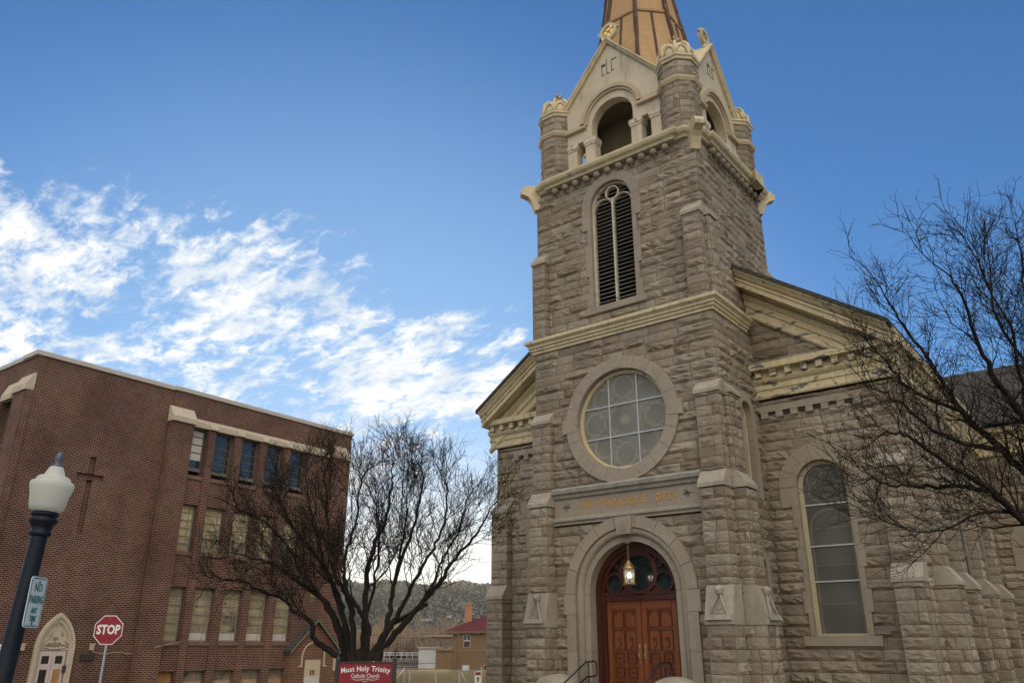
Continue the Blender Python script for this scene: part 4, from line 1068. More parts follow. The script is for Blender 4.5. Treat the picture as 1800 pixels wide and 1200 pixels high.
# piers stand proud of the spandrels
for i in range(4):
    a, b = winA[i][1], winA[i+1][0]; mb.obox(OR, U_, N_, a+.002, b-.08, -.05, .11, GB, rowZ[0][1]+.02)
for a, b in ((18.86, winA[0][0]-.02), (winA[-1][1]+1.55, A1-.35)): mb.obox(OR, U_, N_, a, b, -.05, .32, GB, za(7.93))
# left (street) side, with the corner pilaster
OL, UL, NL = Vector((0, A0, 0)), -X_, -Y_
lh = []
for k in range(5):
    u = 34.9+k*1.9
    for (c, d) in rowZ[:3]: lh.append((u, u+1.0, c, d, .3))
wall_grid(mb, OL, UL, NL, 33.5, 60, GB, ZT-.2, lh, .3)
mb.obox(OL, UL, NL, 33.5, 34.6, -.05, .20, GB, za(7.93)); mb.obox(OL, UL, NL, 33.44, 33.56, -.05, .20, GB, za(7.93))
for k in range(5): mb.obox(OL, UL, NL, 34.9+1.0+k*1.9, 34.9+1.9+k*1.9, -.05, .12, GB, za(7.93))
# right end and back
mb.quad(OR+U_*A1+UP*GB, Vector((-60, A1, GB)), Vector((-60, A1, ZT-.2)), OR+U_*A1+UP*(ZT-.2))
mb.quad(Vector((-60, A0, GB)), Vector((-60, A1, GB)), Vector((-60, A1, ZT-.2)), Vector((-60, A0, ZT-.2)))
Bp('brick_wall', mb, M['brick'])
mb = MB(); mb.box(-59.8, BN-.2, A0+.2, A1-.1, ZT-.7, ZT-.45); Bp('flat_roof', mb, M['asphalt'])
mb = MB(); cp = [(-.25, ZT-.22), (.06, ZT-.22), (.08, ZT-.20), (.08, ZT-.03), (.04, ZT), (-.25, ZT+.02)]
sweep(mb, [(-60, A0), (BN-1.1, A0), (BN-1.1, A0-.06), (BN, A0-.06), (BN, AS), (BN+.14, AS), (BN+.14, A1), (-60, A1)], cp)
Bp('roof_coping', mb, M['coping'])
mb = MB(); mb.box(-59, BN-.45, A0+.6, A1-.6, GB, ZT-.8); Bp('dark_rooms', mb, M['dark'])
# stone band and caps
mb = MB(); b0, b1 = za(7.90), za(8.15); mb.cut()
extrude(mb, OR+U_*(winA[0][0]-.02)+UP*0, OR+U_*28.4+UP*0, N_, [(-.05, b0+.01), (.10, b0+.01), (.10, b0+.25), (.0, b1+.03), (-.05, b1+.03)])
for i in range(4):
    a, b = winA[i][1]+.0, winA[i+1][0]-.05
    P = [(-.02, b0-.005), (.24, b0-.005), (.24, b0+.06), (.06, b1+.0), (-.02, b1)]
    mb.prism([OR+U_*a+N_*p+UP*q for p, q in P], U_*(b-a))
P = [(-.05, b0), (.42, b0), (.42, b0+.22), (.02, b1+.36), (-.05, b1+.36)]
for a, b in ((18.78, 19.40), (19.41, 19.98), (28.6, 29.55)): mb.cut(); mb.prism([OR+U_*a+N_*p+UP*q for p, q in P], U_*(b-a))
P = [(-.05, b0), (.28, b0), (.28, b0+.25), (.02, b1+.36), (-.05, b1+.36)]
for a, b in ((33.44, 34.0), (34.01, 34.66)): mb.cut(); mb.prism([OL+UL*a+NL*p+UP*q for p, q in P], UL*(b-a))
for k in range(6): mb.cut(); mb.prism([OL+UL*(34.75+k*1.9+.1)+NL*p*.75+UP*(q-.12) for p, q in P], UL*.95)
objs('stone_band', mb, M['lime'], bld, True)
mb = MB()
for (a, b) in winA:
    for (c, d) in rowZ[:3]: mb.cut(); mb.obox(OR, U_, N_, a-.08, b+.05, -.28, .06, c-.17, c-.002)
objs('window_sill', mb, mat('brown_sill', (.19, .115, .085), .85, (4, .15)), bld, True)
# windows
def school_window(a, b, c, d, kind, o=OR, U=U_, N=N_, k=0):
    f = MB(); n0, n1 = -.30, -.24
    for p, q in ((a, a+.06), (b-.06, b)): f.obox(o, U, N, p, q, n0, n1, c, d)
    f.obox(o, U, N, a+.06, b-.06, n0, n1, c, c+.06); f.obox(o, U, N, a+.06, b-.06, n0, n1, d-.06, d)
    rows = 6; 
    for i in range(1, rows):
        z = c+(d-c)*i/rows; f.obox(o, U, N, a+.06, b-.06, n0+.01, n1-.005, z-.018, z+.018)
    if kind != 'top' or k % 2: f.obox(o, U, N, b-.24, b-.215, n0+.01, n1-.008, c+.06, d-.06)
    w = Bp('window', f, M['sashdark' if kind == 'top' else 'sash'])
    R = random.Random(int(a*100+c*10)); h = d-c
    def pn(mname, z0, z1, n=-.275, u0=None, u1=None):
        g = MB(); g.quad(o+U*(u0 if u0 is not None else a+.02)+N*n+UP*z0, o+U*(u1 if u1 is not None else b-.02)+N*n+UP*z0, o+U*(u1 if u1 is not None else b-.02)+N*n+UP*z1, o+U*(u0 if u0 is not None else a+.02)+N*n+UP*z1); return Bp('pane' if 'pane' in mname else 'panel', g, M[mname], w)
    if kind == 'top':
        if k == 0: pn('pane_sky', c+h*.18, c+h*.34); pn('blind_white', c+h*.34, c+h*.95); pn('pane_sky', c+h*.95, d)
        else: pn('pane_sky', c+h*.2, d)
        pn('dark', c, c+h*.2, -.295)
        g = MB(); g.prism([o+U*(a+.07)+N*-.27+UP*(c+h*.18), o+U*(b-.07)+N*-.27+UP*(c+h*.18), o+U*(b-.07)+N*-.05+UP*(c+h*.09), o+U*(a+.07)+N*-.05+UP*(c+h*.09)], UP*.012); Bp('open_sash', g, M['sashdark'], w)
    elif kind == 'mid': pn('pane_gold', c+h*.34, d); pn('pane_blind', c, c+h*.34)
    elif kind == 'low':
        if k == 0: pn('pane_blind', c, d)
        else: pn('boardwhite', c+.05, c+h*.17, -.255, a+.05, b-.05); pn('pane_blind', c+h*.17, d)
    elif kind == 'base':
        if k == 0: pn('ply', c, d, -.20)
        else: pn('plypale', c, d-.42, -.23); pn('pane_blind', d-.42, d)
for k, (a, b) in enumerate(winA):
    for kind, (c, d) in zip(('top', 'mid', 'low', 'base'), rowZ): school_window(a, b, c, d, kind, k=k)
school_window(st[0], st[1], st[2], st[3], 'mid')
for k in range(5):
    u = 34.9+k*1.9
    for kind, (c, d) in zip(('top', 'mid', 'low'), rowZ): school_window(u, u+1.0, c, d, kind, OL, UL, NL, k+1)
# gothic portal of pale stone
pc = 15.72; ps0 = za(1.75); apx = za(2.42); hw = .735
def gothic(w, z0, zs, za_, n=12):
    """pointed outline, left foot up over the apex to the right foot (relative to pc)"""
    h = za_-zs; R_ = (w*w+h*h)/(2*w); L = []
    for k in range(n+1):
        t = k/n; ang = pi-t*(pi-math.acos(max(-1, min(1, -(R_-w)/R_)))); 
        L.append((R_-w+R_*cos(ang), zs+R_*sin(ang)))
    L[-1] = (0, za_)
    left = [(-w, z0)]+L; return left+[(-x, z) for x, z in left[::-1][1:]]
zsp = za(1.55)
mb = MB()
def gband(o, i, n0, n1):
    m_ = len(o)
    for k in range(m_-1): mb.prism([O_+U_*(pc+p[0])+UP*p[1]+N_*n0 for p in (o[k], o[k+1], i[k+1], i[k])], N_*(n1-n0))
gband(gothic(hw, GB, zsp, apx), gothic(hw-.10, GB, zsp, apx-.16), -.02, .16); gband(gothic(hw-.10, GB, zsp, apx-.16), gothic(hw-.20, GB, zsp, apx-.32), -.02, .10)
Bp('stone_portal', mb, M['lime']); portal = bpy.context.scene.objects['stone_portal']
mb = MB(); dz = za(1.53)
fl = [p for p in gothic(hw-.18, dz, zsp+.0, apx-.30)]
mb.polyface(O_, U_, N_, [(pc+p[0], p[1]) for p in fl if p[1] >= dz-.001], -.02, .045)
def leaf(P, n=.075):
    for k in range(len(P)-1): mb.tube([O_+U_*(pc+P[k][0])+UP*P[k][1]+N_*.05, O_+U_*(pc+P[k+1][0])+UP*P[k+1][1]+N_*.05], .03, 5)
leaf([(-.52, za(1.62)), (-.2, za(1.71)), (.0, za(1.73)), (.2, za(1.71)), (.52, za(1.62))]); leaf([(-.52, za(1.62)), (-.2, za(1.57)), (0, za(1.56)), (.2, za(1.57)), (.52, za(1.62))])
leaf([(-.50, za(1.64)), (-.25, za(1.85)), (-.08, za(2.1)), (0, za(2.28))]); leaf([(.50, za(1.64)), (.25, za(1.85)), (.08, za(2.1)), (0, za(2.28))])
Bp('tympanum', mb, M['lime'], portal)
text('street_number', '201', .16, M['stain'], bld.rotation_euler.to_matrix() @ (O_+U_*(pc)+UP*za(1.795)+N_*.05), bld.rotation_euler.to_matrix() @ U_, UP, portal, .004, .004)
text('street_name', 'CONVENT ST', .15, M['stain'], bld.rotation_euler.to_matrix() @ (O_+U_*(pc)+UP*za(1.635)+N_*.05), bld.rotation_euler.to_matrix() @ U_, UP, portal, .004, .003, .85)
mb = MB()
mb.obox(O_, U_, N_, pc-.5, pc+.5, -.02, .02, GB, dz-.02, .5)
for s in (-1, 1):
    a, b = sorted((pc+s*.015, pc+s*.49)); dz1 = dz-.06
    for p, q, z0, z1 in ((a, a+.10, GB, dz1), (b-.10, b, GB, dz1), (a+.1, b-.1, dz1-.14, dz1), (a+.1, b-.1, dz1-.62, dz1-.42), (a+.1, b-.1, GB, GB+.9)): mb.obox(O_, U_, N_, p, q, .02, .045, z0, z1)
pd = Bp('double_door', mb, M['doorwhite'], portal)
for s, nm, z0, z1 in ((-1, 'glass_dark', dz-.49, dz-.2), (1, 'glass_dark', dz-.49, dz-.2), (-1, 'glass_dark', GB+.9, dz-.68), (1, 'ply', GB+.9, dz-.68)):
    g = MB(); a, b = sorted((pc+s*.115, pc+s*.39)); g.obox(O_, U_, N_, a, b, .021, .03, z0, z1); Bp('door_pane' if nm != 'ply' else 'plywood_patch', g, M[nm], portal)
mb = MB(); mb.obox(O_, U_, N_, pc+.44, pc+.55, .045, .12, dz-.80, dz-.55); Bp('door_closer', mb, M['plaque'], portal)
for u in (14.55, 17.16):
    mb = MB(); mb.obox(O_, U_, N_, u-.07, u+.07, 0, .12, za(1.53), za(1.53)+.2); mb.obox(O_, U_, N_, u-.09, u+.09, .0, .15, za(1.53)+.2, za(1.53)+.24); Bp('wall_light', mb, M['lime'])
mb = MB(); mb.obox(O_, U_, N_, 16.78, 17.34, 0, .04, za(1.27), za(1.44)); mb.obox(O_, U_, N_, 16.81, 17.31, .04, .05, za(1.285), za(1.425)); Bp('wall_plaque', mb, M['plaque'])
mb = MB(); pts = [O_+N_*.05+U_*(17.2+k*.3)+UP*(za(1.5)-.10*abs(sin(k*.9))) for k in range(8)]+[OR+N_*.36+U_*(19.6)+UP*za(1.6), OR+N_*.12+U_*21+UP*za(1.75)]
mb.tube(pts, .012, 4); Bp('wall_cable', mb, M['lime'])
# gabled porch
PN = -33.02; kp = 33.02/22
def pa(a): return a*kp
def pz(z): return EYE+(z-EYE)*kp
g0_, g1_, ga = pa(17.75), pa(19.72), pa(18.70); ze, zx = pz(1.47), pz(2.42); Op = Vector((PN, 0, 0))
mb = MB(); mb.polyface(Op, U_, N_, [(g0_, GB), (g1_, GB), (g1_, ze+.08), (ga, zx-.06), (g0_, ze+.08)], -.5, 0)
po_ = Bp('porch', mb, M['brick_porch'])
mb = MB()
for s, gx in ((-1, g0_), (1, g1_)):
    e = gx+s*.16; zz = ze-.08
    P = [(e, zz), (ga, zx), (ga, zx+.10), (e-s*-.02, zz+.12)]
    mb.polyface(Op, U_, N_, P, -.3, .20)
Bp('porch_roof', mb, M['shingle'], po_)
mb = MB()
for s, gx in ((-1, g0_), (1, g1_)):
    e = gx+s*.14; mb.polyface(Op, U_, N_, [(e, ze-.11), (ga, zx-.03), (ga, zx+.05), (e, ze-.03)], .201, .22)
Bp('bargeboard', mb, mat('olive_bargeboard', (.22, .21, .13), .7), po_)
mb = MB(); dc = pa(18.70); zs_ = pz(1.27)
mb.ring(Op, U_, N_, dc, zs_, .66, .74, 0, pi, 0, .05, 24)
for s in (-1, 1):
    a, b = sorted((dc+s*.66, dc+s*.74)); mb.obox(Op, U_, N_, a, b, 0, .05, zs_-.35, zs_); a, b = sorted((dc+s*.66, dc+s*.86)); mb.obox(Op, U_, N_, a, b, 0, .05, zs_-.43, zs_-.35)
Bp('arch_trim', mb, M['lime'], po_)
mb = MB(); mb.ring(Op, U_, N_, dc, zs_, .50, .66, .1, pi-.1, 0, .012, 24, 17, .02); Bp('brick_arch', mb, M['brick_porch'], po_)
mb = MB(); mb.obox(Op, U_, N_, dc-.48, dc+.48, 0, .03, GB, pz(1.20)); pd2 = Bp('porch_door', mb, mat('cream_boarded_door', (.56, .46, .33), .6, (2, .06)), po_)
mb = MB()
for k in range(3): mb.cut(); mb.obox(Op, U_, N_, dc-.14+k*.11, dc-.08+k*.11, .03, .035, .28, .52)
mb.cut(); mb.obox(Op, U_, N_, dc-.03, dc-.0, .03, .035, -.5, -.25); mb.cut(); mb.obox(Op, U_, N_, dc+.06, dc+.09, .03, .035, -.5, -.25)
objs('door_slot', mb, M['dark'], pd2, True)
mb = MB(); mb.obox(Op, U_, N_, dc-.48, dc+.44, .03, .038, -.15, .22); Bp('white_patch', mb, M['boardwhite'], pd2)
mb = MB(); mb.obox(Op, U_, N_, g1_-.22, g1_+.02, 0, .06, .45, 1.2); Bp('quoin', mb, M['lime'], po_)
# ---------------------------------------------------------------- ground, roads, hill
def grid(name, xs, ys, zf, m, kind='structure'):
    mb = MB(); nx = len(xs)
    mb.v = [(x, y, zf(x, y)) for y in ys for x in xs]
    mb.f = [(j*nx+i, j*nx+i+1, (j+1)*nx+i+1, (j+1)*nx+i) for j in range(len(ys)-1) for i in range(nx-1)]
    mb.t = [.5]*len(mb.f); mb.sm = [True]*len(mb.f)
    return struct(name, mb, m, kind)
def spaced(lim):
    L = [0]; s = 1.5
    while L[-1] < lim: L.append(L[-1]+s); s *= 1.09
    return [-v for v in L[:0:-1]]+L
XS = spaced(1300)
grid('ground', XS, XS, lambda x, y: gz(x, y)-.02, M['ground'])
def strip(name, x0, x1, y0, y1, dz, m, st=3.0):
    xs = [x0+(x1-x0)*i/max(1, round((x1-x0)/st)) for i in range(max(1, round((x1-x0)/st))+1)]; ys = [y0+(y1-y0)*i/max(1, round((y1-y0)/st)) for i in range(max(1, round((y1-y0)/st))+1)]
    return grid(name, xs, ys, lambda x, y: gz(x, y)+dz, m)
strip('road', -31, -21.5, -60, 60, .0, M['asphalt']); strip('cross_street', -21.5, 60, -9, .6, .001, M['asphalt'])
def slab(name, x0, x1, y0, y1, h, m):
    mb = MB(); n = max(1, round(max(x1-x0, y1-y0)/3)); lx = (x1-x0) >= (y1-y0)
    for i in range(n):
        a = (x0+(x1-x0)*i/n, x0+(x1-x0)*(i+1)/n) if lx else (x0, x1); b = (y0, y1) if lx else (y0+(y1-y0)*i/n, y0+(y1-y0)*(i+1)/n)
        P = [(a[0], b[0]), (a[1], b[0]), (a[1], b[1]), (a[0], b[1])]
        top = [(x, y, gz(x, y)+h) for x, y in P]; bot = [(x, y, gz(x, y)-.1) for x, y in P]
        mb.add(top+bot, [(0, 1, 2, 3), (0, 4, 5, 1), (1, 5, 6, 2), (2, 6, 7, 3), (3, 7, 4, 0)])
    return struct(name, mb, m)
slab('pavement', -21.4, 40, .75, 4.2, .13, M['concrete']); slab('kerb', -21.4, 40, .6, .74, .135, M['trim'])
slab('school_pavement', -33.3, -31.2, -20, 60, .13, M['concrete']); slab('church_pavement', -21.3, -18.4, 4.3, 55, .128, M['concrete'])
slab('church_path', -12.9, -9.1, 4.3, 17.2, .12, M['concrete'])
strip('road_marking', -26.32, -26.2, -50, 55, .005, M['paint'])
strip('lawn', -18.3, -13.0, 4.3, 48, .05, M['grass']); strip('side_lawn', -9.0, 20, 4.3, 21, .05, M['grass'])
# far hill with scattered pinyon
HD = Vector((at(720, 1040, 1).x, at(720, 1040, 1).y, 0)).normalized()
HS = Vector((-HD.y, HD.x, 0))
def ridge(s):                                                      # height of the skyline against the sideways angle (left positive)
    return 3.92+.25*sst(-4, 6, s)-.35*sst(-6, -14, s)*1+.9*sst(12, 30, s)+.12*sin(s*1.1)+.06*sin(s*3.1+1)
def hill_z(d, p):
    sA = math.degrees(atan2(Vector((p.x, p.y, 0)).dot(HS), Vector((p.x, p.y, 0)).dot(HD))); h = math.tan(radians(ridge(sA)))*900; tt = min(1, (d-380)/520)
    return -6+(h+7.6)*(tt**1.35)+(4*sin(sA*.7+tt*520/780*5)+3*sin(sA*1.7+tt*520/780*9))*(tt*520/780)*(1-tt*520/780)*2
mb = MB(); na, nr = 150, 24; D0, D1 = 380, 900; V = []; R = random.Random(3)
for j in range(nr+1):
    t = j/nr; d = D0+(D1+260-D0)*t; tt = min(1, (d-D0)/(D1-D0))
    for i in range(na+1):
        sA = -70+140*i/na; a = radians(sA); dr = HD*cos(a)+HS*sin(a); h = math.tan(radians(ridge(sA)))*D1
        z = -6+(h+7.6)*(tt**1.35)*(1-.35*sst(D1, D1+260, d)); z += (4*sin(sA*.7+t*5)+3*sin(sA*1.7+t*9))*t*(1-t)*2
        V.append((dr.x*d, dr.y*d, z))
mb.add(V, [(j*(na+1)+i, j*(na+1)+i+1, (j+1)*(na+1)+i+1, (j+1)*(na+1)+i) for j in range(nr) for i in range(na)], .5, True)
struct('hill', mb, M['hill'])
pn = MB()
for k in range(9000):
    sA = R.uniform(-16, 22); t = R.random()**.62*.72; j = t*nr; i = (sA+70)/140*na; j0, i0 = int(j), int(i)
    fi, fj = i-i0, j-j0; p = Vector(V[j0*(na+1)+i0]).lerp(Vector(V[j0*(na+1)+i0+1]), fi).lerp(Vector(V[min(nr, j0+1)*(na+1)+i0]).lerp(Vector(V[min(nr, j0+1)*(na+1)+i0+1]), fi), fj); s = R.uniform(1.2, 2.4)
    n = 5; c = [p+Vector((s*.62*cos(2*pi*q/n+k)*R.uniform(.7, 1.2), s*.62*sin(2*pi*q/n+k)*R.uniform(.7, 1.2), s*R.uniform(.1, .4))) for q in range(n)]
    m_ = [p+Vector((s*.5*cos(2*pi*q/n+k+.5)*R.uniform(.6, 1.2), s*.5*sin(2*pi*q/n+k+.5)*R.uniform(.6, 1.2), s*R.uniform(.6, .9))) for q in range(n)]
    pn.add(c+m_+[p+Vector((0, 0, s*1.15))], [(q, (q+1) % n, n+q) for q in range(n)]+[((q+1) % n, n+(q+1) % n, n+q) for q in range(n)]+[(n+q, n+(q+1) % n, 2*n) for q in range(n)])
struct('pinyon_cover', pn, M['pine'], 'stuff')
# ---------------------------------------------------------------- street lamp, signs
def standing(u, v, d):
    p = at(u, v, d); return Vector((p.x, p.y, gz(p.x, p.y)))
lp = at(80, 899, 7.9); ps_ = Vector((lp.x, lp.y, gz(lp.x, lp.y)))
zc = lp.z                                                          # underside of the globe
lamp_ = thing('street_lamp', 'black street lamp with white acorn globe and blue grey finial at the left edge', 'street lamp', ps_)
o = Vector((lp.x, lp.y, 0)); mb = MB()
mb.lathe(o, [(.20, ps_.z), (.20, ps_.z+.12), (.16, ps_.z+.2), (.16, ps_.z+.75), (.11, ps_.z+.9), (.086, ps_.z+1.0), (.074, zc-.26), (.072, zc-.20)], 20); obj('post', mb, M['navy'], lamp_)
mb = MB(); mb.lathe(o, [(.078, zc-.24), (.10, zc-.225), (.10, zc-.20), (.085, zc-.185), (.105, zc-.13), (.128, zc-.10), (.132, zc-.075), (.112, zc-.06), (.112, zc-.045), (.125, zc-.04), (.125, zc-.01), (.11, zc)], 24); obj('collar', mb, M['navy'], lamp_)
mb = MB(); mb.lathe(o, [(.12, zc), (.155, zc+.025), (.163, zc+.06), (.175, zc+.15), (.196, zc+.235), (.200, zc+.27), (.190, zc+.29), (.158, zc+.305), (.155, zc+.325), (.135, zc+.345), (.095, zc+.36), (.085, zc+.39), (.062, zc+.44), (.045, zc+.455)], 28); obj('globe', mb, M['globe'], lamp_)
mb = MB(); mb.lathe(o, [(.058, zc+.445), (.05, zc+.46), (.028, zc+.475), (.024, zc+.49), (.034, zc+.52), (.034, zc+.55), (.022, zc+.585), (.006, zc+.60)], 12); obj('finial', mb, M['finial'], lamp_)
mb = MB(); mb.lathe(o, [(.03, zc), (.03, zc+.1), (.045, zc+.12), (.045, zc+.26), (.02, zc+.3)], 10); obj('bulb', mb, M['plaque'], lamp_)
_R = Matrix.Rotation(radians(2.7), 3, Vector((-sin(AZ), cos(AZ), 0))); _g = Vector((lp.x, lp.y, zc))
lamp_.rotation_euler = _R.to_euler(); lamp_.location = _g+_R @ (ps_-_g)
# no parking plate: fixed to the right of the pole, turned to the right
npd = Vector((cos(AZ), sin(AZ), 0)); fd = Vector((-sin(AZ), cos(AZ), 0))
def signplate(mb, c, U, W, H, r, t, N):
    P = []
    for (sx, sz, a0) in ((1, 1, 0), (-1, 1, pi/2), (-1, -1, pi), (1, -1, 1.5*pi)):
        for k in range(5): a = a0+pi/2*k/4; P.append(c+U*(sx*(W/2-r)+r*cos(a))+UP*(sz*(H/2-r)+r*sin(a)))
    mb.prism(P, N*t)
c = at(62.5, 1057.5, 7.62); yaw = radians(94); U = npd*cos(yaw)+fd*sin(yaw); N = Vector((U.y, -U.x, 0))
nps = thing('parking_sign', 'pale plate reading NO PARKING ANY TIME in green, strapped to the street lamp post', 'sign', c-UP*.22)
mb = MB(); signplate(mb, c, U, .30, .44, .035, .006, -N); obj('plate', mb, M['signpale'], nps)
mb = MB()
for sx, sz, w_, h_ in ((0, .205, .24, .008), (0, -.205, .24, .008), (.133, 0, .008, .39), (-.133, 0, .008, .39)): mb.obox(c, U, N, sx-w_/2, sx+w_/2, .0005, .002, sz-h_/2, sz+h_/2)
obj('border', mb, M['signgreen'], nps)
for s, z, sz, sx in (('NO', .125, .105, .85), ('PARKING', .02, .095, .62), ('ANY', -.075, .072, .75), ('TIME', -.145, .072, .75)):
    text('lettering', s, sz, M['signgreen'], c+UP*z+N*.002, U, UP, nps, .001, .0015, sx)
mb = MB()
for z in (.175, -.185): mb.cut(); mb.tube([c+UP*z, c+UP*z+N*.008], .009, 8); mb.tube([c+UP*z, c+UP*z-N*.02, Vector((lp.x, lp.y, c.z+z))], .01, 5)
objs('strap', mb, M['plaque'], nps)
c = at(-19, 1148, 8.4); ows = thing('street_sign', 'white sign with black letters cut off by the left edge behind the street lamp post', 'sign', c-UP*.1)
mb = MB(); signplate(mb, c, npd, .24, .17, .012, .005, fd); obj('plate', mb, M['signwhite'], ows)
text('lettering', 'ON', .085, M['ink'], c+npd*.06+UP*.035-fd*.002, npd, UP, ows, .001, .001, .8)
mb = MB(); mb.tube([c+fd*.01+npd*.05, Vector((lp.x, lp.y, c.z))], .012, 5); obj('strap', mb, M['plaque'], ows)
# stop sign
c = at(190.5, 1106.5, 23.4); g = gz(c.x, c.y)
ss = thing('stop_sign', 'red octagonal stop sign on a perforated steel post in front of the brick building', 'stop sign', (c.x, c.y, g))
yaw = radians(4); U = npd*cos(yaw)+fd*sin(yaw); N = Vector((U.y, -U.x, 0)); R8 = .381/cos(pi/8)
def octp(r, n): return [c+U*(r*cos(pi/8+pi/4*k))+UP*(r*sin(pi/8+pi/4*k))+N*n for k in range(8)]
mb = MB(); mb.prism(octp(R8, 0), -N*.006); obj('plate', mb, M['signwhite'], ss)
mb = MB(); mb.prism(octp(R8-.024, .0035), -N*.003); obj('red_face', mb, M['signred'], ss)
text('lettering', 'STOP', .335, M['signwhite'], c+N*.005-U*.0, U, UP, ss, .001, .012, .78)
mb = MB()
for z in (.31, -.29): mb.cut(); mb.tube([c+UP*z-N*.0, c+UP*z+N*.01], .012, 8)
objs('bolt', mb, M['galv'], ss)
mb = MB(); mb.obox(Vector((c.x, c.y, 0))-N*.04, U, N, -.026, .026, -.026, .026, g-.1, c.z+.36); obj('post', mb, M['galv'], ss)
# church notice board
c = at(643, 1179, 17); g = gz(c.x, c.y); U = npd; N = -fd; W = 1.06; zt = at(643, 1162.5, 17).z
nb = thing('notice_board', 'black framed church notice board with red heading in front of the spreading bare tree', 'notice board', (c.x, c.y, g)); o = Vector((c.x, c.y, 0))
mb = MB(); mb.obox(o, U, N, -W/2, W/2, -.04, .03, zt-1.25, zt-.40); obj('lower_panel', mb, M['boardgrey'], nb)
mb = MB(); mb.obox(o, U, N, -W/2, W/2, -.04, .031, zt-.40, zt-.02); obj('red_heading', mb, M['boardred'], nb)
mb = MB(); mb.cut(); mb.obox(o, U, N, -W/2-.0, W/2+.0, -.05, .05, zt-.02, zt+.01); mb.cut(); mb.obox(o, U, N, -W/2, W/2, -.05, .05, zt-1.29, zt-1.25); objs('frame_bar', mb, M['black'], nb)
for s in (-1, 1):
    mb = MB(); mb.obox(o, U, N, s*(W/2+.035)-.035, s*(W/2+.035)+.035, -.06, .06, g-.1, zt+.06); x = o+U*s*(W/2+.035)
    mb.add([x+U*a+N*b+UP*(zt+.06) for a, b in ((-.035, -.06), (.035, -.06), (.035, .06), (-.035, .06))]+[x+UP*(zt+.12)], [(0, 1, 4), (1, 2, 4), (2, 3, 4), (3, 0, 4)])
    if s > 0 or True:
        mb.obox(x, U, N, -.010, .010, -.010, .010, zt+.1, zt+.25); mb.obox(x, U, N, -.05, .05, -.010, .010, zt+.185, zt+.205)
    obj('post', mb, M['black'], nb)
# arched heading, letter by letter along a gentle curve
t_ = 'Most Holy Trinity'; wd = {'M': 1.25, ' ': .55, 'i': .45, 't': .62, 'l': .45, 'r': .68, 'H': 1.12, 'T': .95, 'y': .85, 's': .78}; ws = [wd.get(q, .9) for q in t_]; tot = sum(ws); x = -tot/2
for q, w_ in zip(t_, ws):
    u = (x+w_/2)/tot*.98; x += w_
    if q == ' ': continue
    zz = zt-.125-(u*u)*.17; sl = -2*u*.17
    text('heading_letter', q, .135, M['signwhite'], o+U*u+UP*zz+N*.032, (U+UP*sl).normalized(), (UP-U*sl).normalized(), nb, .001, .003, .9)
text('heading_line', 'Catholic Church', .105, M['signwhite'], o+UP*(zt-.255)+N*.032, U, UP, nb, .001, .0, .80)
mb = MB(); mb.tube([o+U*a+UP*(zt-.325+.012*cos(a*22))+N*.033 for a in [(-.24+.02*k) for k in range(25)]], .0035, 4); mb.tube([o+U*-.28+UP*(zt-.312)+N*.033, o+U*.28+UP*(zt-.312)+N*.033], .0025, 4); mb.tube([o+U*-.05+UP*(zt-.34)+N*.033, o+UP*(zt-.365)+N*.033, o+U*.05+UP*(zt-.34)+N*.033], .004, 4); obj('flourish', mb, M['signwhite'], nb)
text('masses_line', 'MASSES', .06, M['ink'], o+UP*(zt-.45)+N*.031, U, UP, nb, .0008, .001)
mb = MB()
for k in range(7): mb.obox(o, U, N, -.2+.02*(k % 3), .2-.02*(k % 2), .03, .0312, zt-.53-k*.09, zt-.515-k*.09)
obj('times_list', mb, M['ink'], nb)
